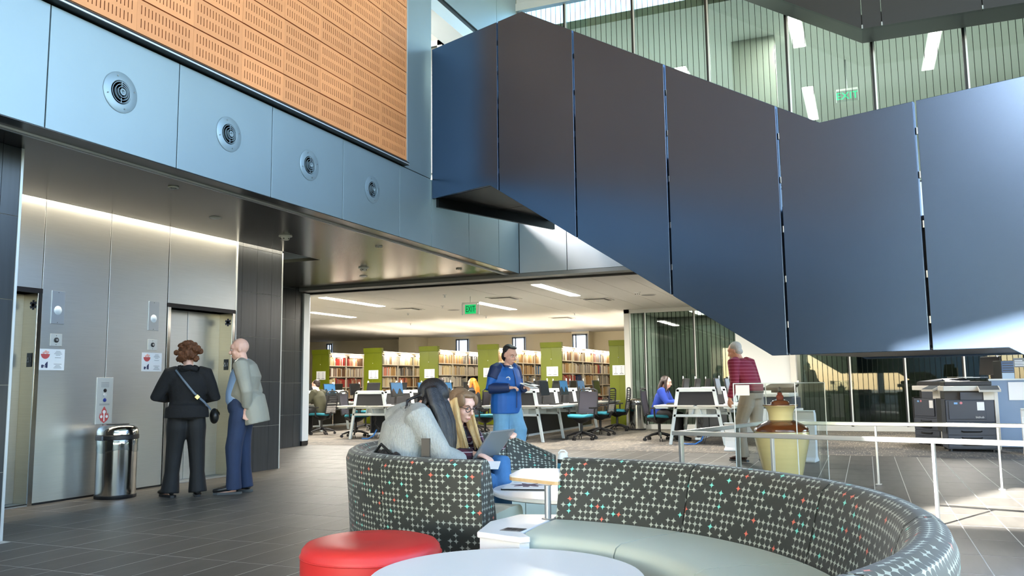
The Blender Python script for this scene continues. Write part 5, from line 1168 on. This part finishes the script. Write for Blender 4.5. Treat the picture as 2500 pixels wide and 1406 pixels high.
c = MB(); c.tube([V((.085*math.cos(a), .01+.085*math.sin(a), 1.335+.012*math.sin(3*a))) for a in [2*math.pi*i/16 for i in range(16)]], .034, 8, closed=True); soft(c, .01, 'fur_collar', m_blk, p, 2, disp=(.02, .02))
pants(J, s, 1.04, p, m_blk2, hemr=.105, kn=.082); shoes(J, s, p, m_shoe, m_blackpl)
m_aub = mat('auburn curls', (104, 62, 34), .7, 0, noise=(45, .5), bump=(70, .5))
h = MB(); random.seed(3)
for i in range(46):
    a = random.uniform(0, 2*math.pi); e = random.uniform(-.75, 1.4); r_ = .118; c = HM @ (V((r_*1.02*math.cos(a)*math.cos(e), r_*math.sin(a)*math.cos(e)-.015, .03+r_*.98*math.sin(e))))
    if (c-HM.to_translation()).y > .075 and e < .4: continue
    h.ell(c, (.032, .032, .032), None, 8, 6)
h.ell(HM @ V((0, -.02, .035)), (.09, .1, .085)); soft(h, .009, 'hair', m_aub, p, 1, disp=(.018, .016))
b = MB(); b.tube([V((-.13, -.085, 1.32)), V((-.06, -.155, 1.22)), V((.05, -.175, 1.08)), V((.16, -.155, .98)), V((.235, -.06, .90))], [(.011, .004)]*5, 8, side=(0, 0, 1)); b.build('bag_strap', mat('grey blue leather', (96, 110, 126), .4), p, True, world=False)
MB().cbox((.085, -.185, 1.035), (.045, .012, .045), Matrix.Rotation(R(45), 4, 'Y')).build('strap_buckle', mat('gold metal', (212, 186, 120), .25, 1), p, world=False, bevel=.005)
bg = thing('handbag', (-6.66, 6.90, 0), rz, 'small black handbag with gold clasp at the hip of the person in black', 'handbag')
b = MB(); b.ell((.275, -.02, .83), (.05, .10, .085)); soft(b, .01, 'bag_body', m_shoe, bg, 2); MB().tube([(.29, -.1, .9), (.32, -.06, .86), (.325, -.02, .84)], .007, 8).build('gold_chain', MATS['gold metal'], bg, True, world=False); MB().cbox((.325, .02, .84), (.008, .04, .02)).build('clasp', MATS['gold metal'], bg, world=False)
# ---- bald man in grey blazer, profile to the left
rz = R(118); s = .985
J = stand(s, waist=(0, .055, 1.08), chest=(0, .01, 1.28), neck=(0, .0, 1.43), head=(0, .045, 1.57), pel=(0, .02, .95), elL=(-.27, -.10, 1.10), elR=(.27, -.10, 1.10), wrL=(-.17, -.08, .93), wrR=(.17, -.08, .93), anL=(-.10, .05, .08), anR=(.10, -.03, .08), toL=(-.13, .22, .03), toR=(.14, .14, .03), knL=(-.1, .06, .5), knR=(.1, .01, .5))
HM = head_m(J['head'], 4, -10)
p = figure('person', (-6.29, 7.33, 0), rz, J, 'bald person in grey blazer and navy trousers standing at the lift', m_skin2, HM, {'L': (V((0, .0, -1)), V((1, 0, 0))), 'R': (V((0, .0, -1)), V((-1, 0, 0)), .5, -1)}, s=s, vox=.0075)
face_bits(HM, p, s, m_browg, m_lip)
m_lb = mat('light blue shirting', (146, 178, 222), .8, 0, noise=(2, .1, (60, 60, 2))); m_bz = mat('pale grey blazer wool', (158, 158, 148), .85, 0, noise=(6, .1), bump=(160, .12)); m_nv = mat('navy twill', (38, 54, 86), .8, 0, noise=(5, .2))
shirt(J, s, 1.0, [(J['pel']+V((0, .0, .03)), .165, .135), (J['pel']+V((0, .02, .09)), .165, .145)], p, m_lb, sleeve=.8)
c = MB(); c.tube([V((.068*math.cos(a), .012+.072*math.sin(a), 1.415*s+.025*math.sin(a+math.pi))) for a in [2*math.pi*i/14 for i in range(14)]], [(.006, .028)]*14, 8, closed=True, side=None); soft(c, .007, 'collar', m_lb, p, 1)
bz = shirt(J, s, 1.05, [(V((0, -.10, .74)), .215, .135), (V((0, -.075, .86)), .205, .14), (V((0, -.05, .98)), .195, .142)], p, m_bz, name='blazer', wr=(.18, .135), shift=-.06, sleeve=1.12, off=.012)
MB().cbox((.155, .125, 1.24), (.012, .07, .07), Matrix.Rotation(R(35), 4, 'Z')).build('name_sticker', m_paper, p, world=False)
pants(J, s, 1.02, p, m_nv, hemr=.085, top=V((0, .025, 1.02)), kn=.088)
b = MB(); b.tube([V((.163*math.cos(a), .025+.135*math.sin(a), 1.03)) for a in [2*math.pi*i/28 for i in range(28)]], [(.006, .016)]*28, 8, closed=True); b.build('belt', mat('pale belt', (206, 208, 214), .6), p, True, world=False)
shoes(J, s, p, m_shoe, m_sole)
# ---- man in blue jacket reading papers
rz = R(-112); s = .965
J = stand(s, chest=(0, .02, 1.29), neck=(0, .03, 1.45), head=(0, .085, 1.59), elR=(.30, -.04, 1.13), elL=(-.29, .0, 1.12), wrR=(.14, .24, 1.12), wrL=(-.10, .30, 1.12), anR=(.1, -.18, .12), knR=(.1, .0, .5), toR=(.11, -.02, .03), anL=(-.1, .16, .08), knL=(-.1, .16, .5), toL=(-.11, .32, .03))
HM = head_m(J['head']+V((0, .01, .012)), -6, -20) @ Matrix.Scale(1.16, 4)
p = figure('person', (-4.78, 11.1, 0), rz, J, 'dark-haired person in a bright blue jacket reading papers', m_skin2, HM, {'R': (V((-.5, .8, .05)), V((.2, 0, 1)), 1.1, -1), 'L': (V((.3, .9, .1)), V((0, .1, 1)), .8, 1)}, s=s, vox=.008, girth=1.2)
face_bits(HM, p, s, mat('black brow', (26, 22, 22), .8), m_lip)
m_bj = mat('bright blue softshell', (18, 92, 176), .6, 0, noise=(5, .12)); m_bjd = mat('navy softshell', (18, 44, 92), .6, 0, noise=(5, .12)); m_jean = mat('pale blue denim', (112, 164, 204), .85, 0, noise=(7, .18), bump=(160, .1))
shirt(J, s, 1.28, [(J['pel']+V((0, .0, -.20)), .24, .195), (J['pel']+V((0, .0, -.06)), .245, .205), (J['pel']+V((0, 0, .06)), .235, .2)], p, m_bj, name='jacket', sleeve=1.05, wr=(.19, .16))
for q in 'LR':
    b = MB(); w = lerp(J['el'+q], J['wr'+q], .95); b.tube([lerp(J['sh'+q], J['neck'], .35)+V((0, 0, .02)), J['sh'+q], lerp(J['sh'+q], J['el'+q], .55)], [.08, .106, .093], 12); soft(b, .011, 'shoulder_yoke', m_bjd, p, 3)
    b = MB(); b.tube([J['el'+q]+V((0, 0, -.012)), lerp(J['el'+q], w, .5)+V((0, 0, -.01)), w], [.083, .077, .064], 12); soft(b, .01, 'sleeve_panel', m_bjd, p, 3)
c = MB(); c.tube([V((.08*math.cos(a), .03+.08*math.sin(a), 1.385+.02*math.sin(a+math.pi))) for a in [2*math.pi*i/14 for i in range(14)]], [(.01, .035)]*14, 8, closed=True); soft(c, .01, 'collar', m_bjd, p, 2)
b = MB(); b.tube([V((-.0, .15, 1.33)), V((0, .192, 1.2)), V((0, .222, 1.0)), V((0, .215, .80))], .006, 6); b.build('zip', m_bjd, p, True, world=False)
b = MB(); b.tube([V((.08, .168, 1.21)), V((.105, .160, 1.235)), V((.135, .146, 1.225)), V((.14, .143, 1.202)), V((.08, .168, 1.195))], .009, 6); b.build('chest_logo', m_paper, p, True, world=False)
MB().ell(V((0, .095, 1.355)), (.05, .03, .05)).build('undershirt', m_paper, p, True, world=False)
pants(J, s, 1.3, p, m_jean, hemr=.115, kn=.095, vox=.011); shoes(J, s, p, m_shoe, m_sole)
h = MB(); R3 = HM.to_3x3(); h.ell(HM @ (V((0, -.042, .05))*s), (.08, .086, .08), R3); h.ell(HM @ (V((0, -.075, -.02))*s), (.07, .045, .085), R3); h.ell(HM @ (V((0, .015, .108))*s), (.06, .06, .018), R3); soft(h, .009, 'hair', mat('black short hair', (24, 21, 24), .55, 0, noise=(80, .3), bump=(90, .3)), p, 2, disp=(.02, .008))
o = thing('paper_sheets', (-4.78, 11.1, 0), rz, 'folded white papers held by the person in the blue jacket', 'papers')
MB().cbox((-.03, .43, 1.11), (.16, .21, .006), Matrix.Rotation(R(-18), 4, 'X')).build('sheet', m_paper, o, world=False); MB().cbox((-.05, .45, 1.125), (.14, .2, .004), Matrix.Rotation(R(-12), 4, 'X') @ Matrix.Rotation(R(14), 4, 'Z')).build('sheet', m_paper, o, world=False)
o = thing('phone', (-4.78, 11.1, 0), rz, 'dark phone in the left hand of the person in blue', 'phone'); MB().cbox((-.07, .41, 1.15), (.07, .13, .012), Matrix.Rotation(R(-10), 4, 'X')).build('phone_body', m_blackpl, o, world=False, bevel=.004); MB().cbox((-.07, .41, 1.157), (.06, .115, .004), Matrix.Rotation(R(-10), 4, 'X')).build('phone_screen', m_off, o, world=False)
# ---- man in maroon shirt walking away under the stair
rz = R(62); s = 1.02
J = stand(s, waist=(0, .05, 1.08), chest=(0, .12, 1.27), neck=(0, .18, 1.42), head=(0, .25, 1.54), shL=(-.19, .15, 1.37), shR=(.19, .15, 1.37), elL=(-.27, .08, 1.10), elR=(.27, .10, 1.10), wrL=(-.28, .16, .88), wrR=(.27, .17, .88), knL=(-.1, .14, .52), anL=(-.1, .12, .10), toL=(-.11, .29, .04), knR=(.1, .02, .5), anR=(.11, -.20, .16), toR=(.12, -.08, .045))
HM = head_m(J['head'], 12, -22)
p = figure('person', (-1.50, 12.28, 0), rz, J, 'grey-haired person in maroon striped shirt walking away under the stair', m_skin, HM, {'L': (V((0, .25, -1)), V((-1, 0, 0)), .5, -1), 'R': (V((0, .25, -1)), V((1, 0, 0)), .5, 1)}, s=s, vox=.009, girth=1.05)
m_mar = mat('maroon shirt cloth', (128, 26, 54), .8, 0); nb = NB(m_mar); oz = nb.xyz(nb.tc('Object'))[2]
st = nb.math('LESS_THAN', nb.math('FRACT', nb.math('DIVIDE', oz, .047)), .11); nb.nt.links.new(nb.mix(nb.math('MULTIPLY', st, .55), srgb(128, 26, 54), srgb(206, 130, 150)), nb.nt.nodes['Principled BSDF'].inputs['Base Color'])
m_kh = mat('khaki cotton', (164, 148, 130), .85, 0, noise=(6, .12))
shirt(J, s, 1.1, [(J['pel']+V((0, .0, .0)), .18, .145), (J['pel']+V((0, .01, .07)), .205, .165)], p, m_mar, sleeve=1.05); pants(J, s, 1.05, p, m_kh, hemr=.09, kn=.088); shoes(J, s, p, mat('brown leather', (74, 46, 40), .45), m_sole)
b = MB(); b.tube([V((.185*math.cos(a), .145*math.sin(a), .985)) for a in [2*math.pi*i/28 for i in range(28)]], [(.005, .016)]*28, 8, closed=True); b.build('belt', mat('brown belt', (60, 44, 36), .5), p, True, world=False)
h = MB(); R3 = HM.to_3x3(); h.ell(HM @ (V((0, -.03, .045))*s), (.085, .09, .085), R3); h.ell(HM @ (V((0, -.05, -.03))*s), (.074, .055, .05), R3); soft(h, .009, 'hair', mat('grey hair', (190, 186, 178), .7, 0, noise=(80, .2)), p, 2, disp=(.02, .008))
# ---- seated pair on the sofa
m_knit = mat('pale grey rib knit', (168, 172, 170), .95, 0, noise=(90, .12), bump=(1, .9, (150, 150, 25))); m_bhair = mat('long black hair', (22, 20, 24), .38, 0, noise=(3, .35, (60, 60, 3)), bump=(4, .35, (60, 60, 3)))
def strands(b, M, pts, n, spread, r0, r1, seed):
    random.seed(seed)
    for i in range(n):
        o = V((random.uniform(-1, 1)*spread[0], random.uniform(-1, 1)*spread[1], random.uniform(-1, 1)*spread[2]))
        b.tube([q+o*(.35+.65*k/(len(pts)-1)) for k, q in enumerate(pts)], [r0+(r1-r0)*k/(len(pts)-1) for k in range(len(pts))], 6)
rz = R(-40); s = .96
J = sit(s, pel=(0, 0, .53), waist=(0, .01, .68), chest=(0, .06, .89), neck=(.01, .15, 1.01), head=(.03, .25, 1.08), shL=(-.18, .08, .98), shR=(.18, .08, .98), elL=(-.24, .24, .76), elR=(.25, .22, .74), wrL=(-.08, .42, .68), wrR=(.10, .42, .68))
HM = head_m(J['head'], -22, -38)
gl = (-2.72, 4.575, 0)
p = figure('person', gl, rz, J, 'person with long black hair in a grey knit sweater bending forward on the sofa', m_skin2, HM, {'L': (V((.4, .8, -.2)), V((0, 0, 1))), 'R': (V((-.4, .8, -.2)), V((0, 0, 1)), .5, -1)}, s=s, vox=.0085)
shirt(J, s, 1.12, [(V((0, -.045, .47)), .20, .165), (J['pel']+V((0, -.02, .04)), .20, .165)], p, m_knit, name='sweater', sleeve=1.12, vox=.009); pants(J, s, 1.0, p, mat('black leggings', (24, 25, 30), .8), hemr=.06); shoes(J, s, p, m_shoe, m_paper)
c = MB(); c.tube([J['neck']+V((.08*math.cos(a), -.02+.08*math.sin(a), -.03+.045*math.sin(a+math.pi))) for a in [2*math.pi*i/14 for i in range(14)]], [(.012, .03)]*14, 8, closed=True); soft(c, .009, 'sweater_neck', m_knit, p, 2)
h = MB(); R3 = HM.to_3x3(); h.ell(HM @ V((0, -.025, .035)), (.088, .105, .098), R3); hc = HM.to_translation()
for k, (dx, dy, tx) in enumerate(((-.085, 0, -.11), (-.05, .05, -.06), (.0, .07, .0), (.05, .05, .06), (.085, .0, .10), (.09, -.05, .11), (-.09, -.05, -.12), (.085, -.02, .06))):
    base = hc+V((dx, dy-.01, .02)); strands(h, None, [base+V((-dx*.3, -dy*.4-.01, .05)), base+V((tx*.15, .02, -.05)), base+V((tx*.3, .06, -.16)), base+V((tx*.45, .07, -.27)), base+V((tx*.55, .06, -.38))], 5, (.02, .025, .02), .030, .012, 10+k)
strands(h, None, [hc+V((.05, -.06, .02)), hc+V((.07, -.10, -.06)), hc+V((.10, -.11, -.16)), hc+V((.13, -.08, -.24))], 3, (.02, .02, .01), .02, .006, 31)
strands(h, None, [hc+V((.0, -.09, .03)), hc+V((.01, -.18, -.0)), hc+V((.05, -.21, -.07))], 3, (.05, .02, .01), .014, .004, 33)
soft(h, .008, 'hair', m_bhair, p, 3)
# blonde with glasses and laptop
rz = R(-96); s = .95
J = sit(s, pel=(0, 0, .53), waist=(0, .03, .64), chest=(0, .05, .80), neck=(0, .10, .92), head=(0, .165, 1.035), shL=(-.17, .07, .89), shR=(.17, .07, .89), elL=(-.25, .20, .68), elR=(.25, .18, .68), wrL=(-.16, .42, .76), wrR=(.17, .38, .70), knL=(-.06, .46, .62), knR=(.13, .44, .53), anL=(.10, .56, .27), anR=(.12, .42, .09), toL=(.12, .70, .22), toR=(.13, .58, .03))
HM = head_m(J['head'], -12, -18)
bl = (-2.79, 5.35, 0)
p = figure('person', bl, rz, J, 'blonde person with glasses and plaid shirt holding an open laptop on the sofa', m_skin2, HM, {'L': (V((.15, .5, .6)), V((0, -1, .3)), .9, -1), 'R': (V((-.15, 1, -.15)), V((0, 0, 1)), .45, -1)}, s=s, vox=.0075)
face_bits(HM, p, s, m_brow, m_lip)
m_pl = mat('plaid flannel', (70, 38, 52), .9); nb = NB(m_pl); ob = nb.xyz(nb.tc('Object'))
def stripe(ax, per, w, off=0.): return nb.math('LESS_THAN', nb.math('FRACT', nb.math('DIVIDE', nb.math('ADD', ob[ax], 5+off), per)), w)
c0 = nb.mix(nb.math('MULTIPLY', stripe(0, .075, .45), .6), srgb(84, 40, 58), srgb(34, 28, 36)); c0 = nb.mix(nb.math('MULTIPLY', stripe(2, .075, .45), .6), c0, srgb(30, 26, 34))
c0 = nb.mix(nb.math('MULTIPLY', stripe(0, .075, .07, .02), .65), c0, srgb(214, 204, 212)); c0 = nb.mix(nb.math('MULTIPLY', stripe(2, .075, .07, .02), .65), c0, srgb(214, 204, 212)); nb.nt.links.new(c0, nb.nt.nodes['Principled BSDF'].inputs['Base Color'])
shirt(J, s, 1.02, [(V((0, -.03, .47)), .18, .14), (J['pel']+V((0, 0, .05)), .18, .14)], p, m_pl, name='plaid_shirt', sleeve=1.05, vox=.009, shift=-.02)
b = MB(); b.tube([V((0, .09, .56)), V((0, .10, .66)), V((0, .115, .78)), V((0, .10, .86))], [(.09, .06), (.10, .065), (.10, .06), (.06, .045)], 14, side=(1, 0, 0)); soft(b, .009, 'tee_shirt', mat('charcoal tee', (40, 44, 50), .9), p, 3)
m_dn = mat('blue denim', (60, 108, 156), .85, 0, noise=(9, .25), bump=(150, .15)); pants(J, s, .98, p, m_dn, hemr=.062, kn=.074); shoes(J, s, p, mat('tan canvas', (170, 140, 104), .8), m_paper)
g = MB()
for x in (-1, 1): g.tube([HM @ (V((x*.033+.026*math.cos(a), .101, .004+.019*math.sin(a)))*s) for a in [2*math.pi*i/16 for i in range(16)]], .0028, 6, closed=True); g.tube([HM @ (V((x*q, y, .012))*s) for q, y in ((.058, .099), (.076, .06), (.08, .0))], .0025, 6)
g.tube([HM @ (V((x, .104, .01))*s) for x in (-.008, .008)], .0025, 6); g.build('glasses', mat('dark tortoise frame', (44, 26, 24), .3), p, True, world=False)
m_bln = mat('blonde hair', (206, 172, 116), .5, 0, noise=(3, .3, (60, 60, 3)), bump=(4, .35, (60, 60, 3))); m_blr = mat('ash brown roots', (128, 102, 76), .5, 0, noise=(3, .3, (60, 60, 3)), bump=(4, .3, (60, 60, 3)))
h = MB(); R3 = HM.to_3x3(); h.ell(HM @ V((0, -.032, .034)), (.086, .094, .09), R3); h.ell(HM @ V((0, .02, .09)), (.062, .055, .026), R3)
for x in (-1, 1): h.ell(HM @ V((x*.066, .03, .05)), (.02, .05, .05), R3)
soft(h, .007, 'hair_crown', m_blr, p, 2)
h = MB(); hc = HM.to_translation()
for k, (a, b_, tip) in enumerate((((.08, .0, .05), (.094, .03, -.10), (.09, .10, -.31)), ((.085, -.03, .03), (.10, -.01, -.12), (.13, .06, -.34)), ((.075, -.05, .02), (.09, -.07, -.14), (.12, .0, -.33)), ((-.08, .0, .05), (-.094, .03, -.10), (-.08, .10, -.30)), ((.05, -.09, .01), (.05, -.11, -.14), (.05, -.10, -.32)), ((-.05, -.09, .01), (-.05, -.11, -.14), (-.06, -.09, -.32)), ((-.08, -.03, .02), (-.09, .0, -.14), (-.07, .10, -.30)), ((.0, -.10, .02), (.0, -.12, -.14), (.0, -.11, -.32)))):
    strands(h, None, [hc+V(a), hc+lerp(V(a), V(b_), .5), hc+V(b_), hc+lerp(V(b_), V(tip), .5), hc+V(tip)], 9, (.030, .028, .03), .017, .006, 50+k)
soft(h, .0075, 'hair', m_bln, p, 3)
lp = thing('laptop', (bl[0]-.14, bl[1]-.05, -.045), rz, 'grey laptop held open on the lap of the blonde person', 'laptop')
ML = Matrix.Rotation(R(14), 4, 'X'); MB().cbox((-.02, .42, .655), (.33, .23, .014), ML).build('keyboard_base', mat('dark laptop deck', (40, 42, 46), .5), lp, world=False, bevel=.003)
MS = Matrix.Rotation(R(-38), 4, 'X'); MB().cbox((-.02, .575, .775), (.33, .012, .23), MS).build('screen_lid', mat('grey aluminium lid', (150, 156, 158), .35, .5), lp, world=False, bevel=.003)
MB().cbox((-.02, .566, .772), (.31, .006, .21), MS).build('display', m_off, lp, world=False)
k = MB()
for i in range(11):
    for j in range(4): k.cbox(ML @ V((-.135+.027*i, -.03+.027*j, .0085))+V((-.02, .42, .655)), (.021, .021, .003), ML)
k.build('keys', m_blackpl, lp, world=False)
# bag and things beside the bending person
bp_ = thing('backpack', (-2.66, 4.36, .44), 0, 'crumpled black bag wedged behind the person in grey', 'bag'); b = MB(); b.ell((0, 0, .17), (.14, .05, .15), Matrix.Rotation(R(-35), 3, 'Z')); b.ell((-.08, .06, .24), (.07, .05, .07)); b.ell((.08, -.03, .2), (.06, .045, .1)); soft(b, .01, 'bag_body', mat('black nylon', (26, 26, 30), .5, 0, noise=(8, .2), bump=(14, .5)), bp_, 2, disp=(.05, .03))
MB().tube([(-.1, .02, .28), (-.02, -.02, .345), (.07, -.05, .29)], .009, 8).build('handle', m_shoe, bp_, True, world=False)
o = MB().cbox((-2.33, 4.25, .70), (.05, .014, .26), Matrix.Rotation(R(10), 4, 'Z')).build('tablet', m_blackpl); tag(o, 'dark upright folder standing on the sofa beside the person in grey', 'folder'); o.location = (0, 0, 0)
o = MB().cbox((-2.28, 4.80, .63), (.30, .22, .006), Matrix.Rotation(R(20), 4, 'Z') @ Matrix.Rotation(R(6), 4, 'X')).build('paper_sheet', m_paper); tag(o, 'white papers on the lap of the person in grey knit', 'paper')
# ---- people at the benches
def sitter(loc, rz, s, label, top, hairfn, skin=m_skin2, head=(0, -10), lean=0.0, lab=None):
    J = sit(s, chest=(0, .06+lean*.6, .87), neck=(0, .08+lean, 1.03), head=(0, .12+lean*1.2, 1.17), shL=(-.18, .06+lean*.9, .99), shR=(.18, .06+lean*.9, .99), elL=(-.23, .18+lean, .77), elR=(.23, .18+lean, .77), wrL=(-.15, .40+lean, .755), wrR=(.15, .40+lean, .755))
    HM = head_m(J['head'], head[0], head[1])
    p = figure('person', loc, rz, J, label, skin, HM, {'L': (V((.1, 1, -.05)), V((0, 0, 1)), .5, 1), 'R': (V((-.1, 1, -.05)), V((0, 0, 1)), .5, -1)}, s=s, vox=.012)
    face_bits(HM, p, s, m_brow, m_lip)
    shirt(J, s, 1.08, [(V((0, -.01, .48)), .18, .145), (J['pel']+V((0, 0, .05)), .18, .145)], p, top, vox=.013, sleeve=1.05); pants(J, s, 1.0, p, m_blk2, vox=.013); shoes(J, s, p, m_shoe, m_sole)
    h = MB(); hairfn(h, HM, HM.to_3x3()); return p, h, HM
def short(h, HM, R3): h.ell(HM @ V((0, -.03, .042)), (.082, .095, .085), R3, 12, 8); h.ell(HM @ V((0, -.06, -.02)), (.07, .045, .05), R3, 12, 8)
def long_(h, HM, R3):
    short(h, HM, R3); c = HM.to_translation()
    for dx in (-.07, -.035, 0, .035, .07): h.tube([c+V((dx, -.07, .04)), c+V((dx*1.2, -.12, -.10)), c+V((dx*1.5, -.13, -.25)), c+V((dx*1.4, -.11, -.40))], [.035, .04, .038, .015], 8)
    for x in (-1, 1): h.tube([c+V((x*.07, .0, .05)), c+V((x*.09, .0, -.10)), c+V((x*.10, .0, -.26))], [.03, .03, .012], 8)
p, h, _ = sitter((-3.80, 16.35, 0), R(-90), .97, 'person with long dark hair and blue top working at the right bench', mat('royal blue jersey', (26, 58, 150), .85, 0, noise=(8, .15)), long_, head=(0, -14), lean=.06); soft(h, .012, 'hair', mat('dark brown hair', (40, 27, 24), .5, 0, noise=(3, .3, (50, 50, 3))), p, 2)
p, h, _ = sitter((-12.0, 16.75, 0), R(90), 1.0, 'short-haired person in dark green seen past the pale jamb', mat('dark green jersey', (66, 66, 50), .9, 0, noise=(8, .15)), short, head=(0, -12), lean=.05); soft(h, .012, 'hair', mat('dark brown hair', (40, 27, 24), .5), p, 2)
p, h, _ = sitter((-8.72, 16.75, 0), R(84), 1.0, 'short-haired person in an olive hood at the left bench', mat('olive hooded top', (76, 66, 48), .9, 0, noise=(8, .15)), short, m_skin, (0, -10)); soft(h, .012, 'hair', mat('dark brown hair', (40, 27, 24), .5), p, 2)
p, h, _ = sitter((-8.72, 18.45, 0), R(92), 1.0, 'person with long red hair and black top at the left bench', m_blk2, long_, head=(0, -6)); soft(h, .012, 'hair', mat('copper red hair', (196, 112, 30), .5, 0, noise=(3, .35, (50, 50, 3))), p, 2)
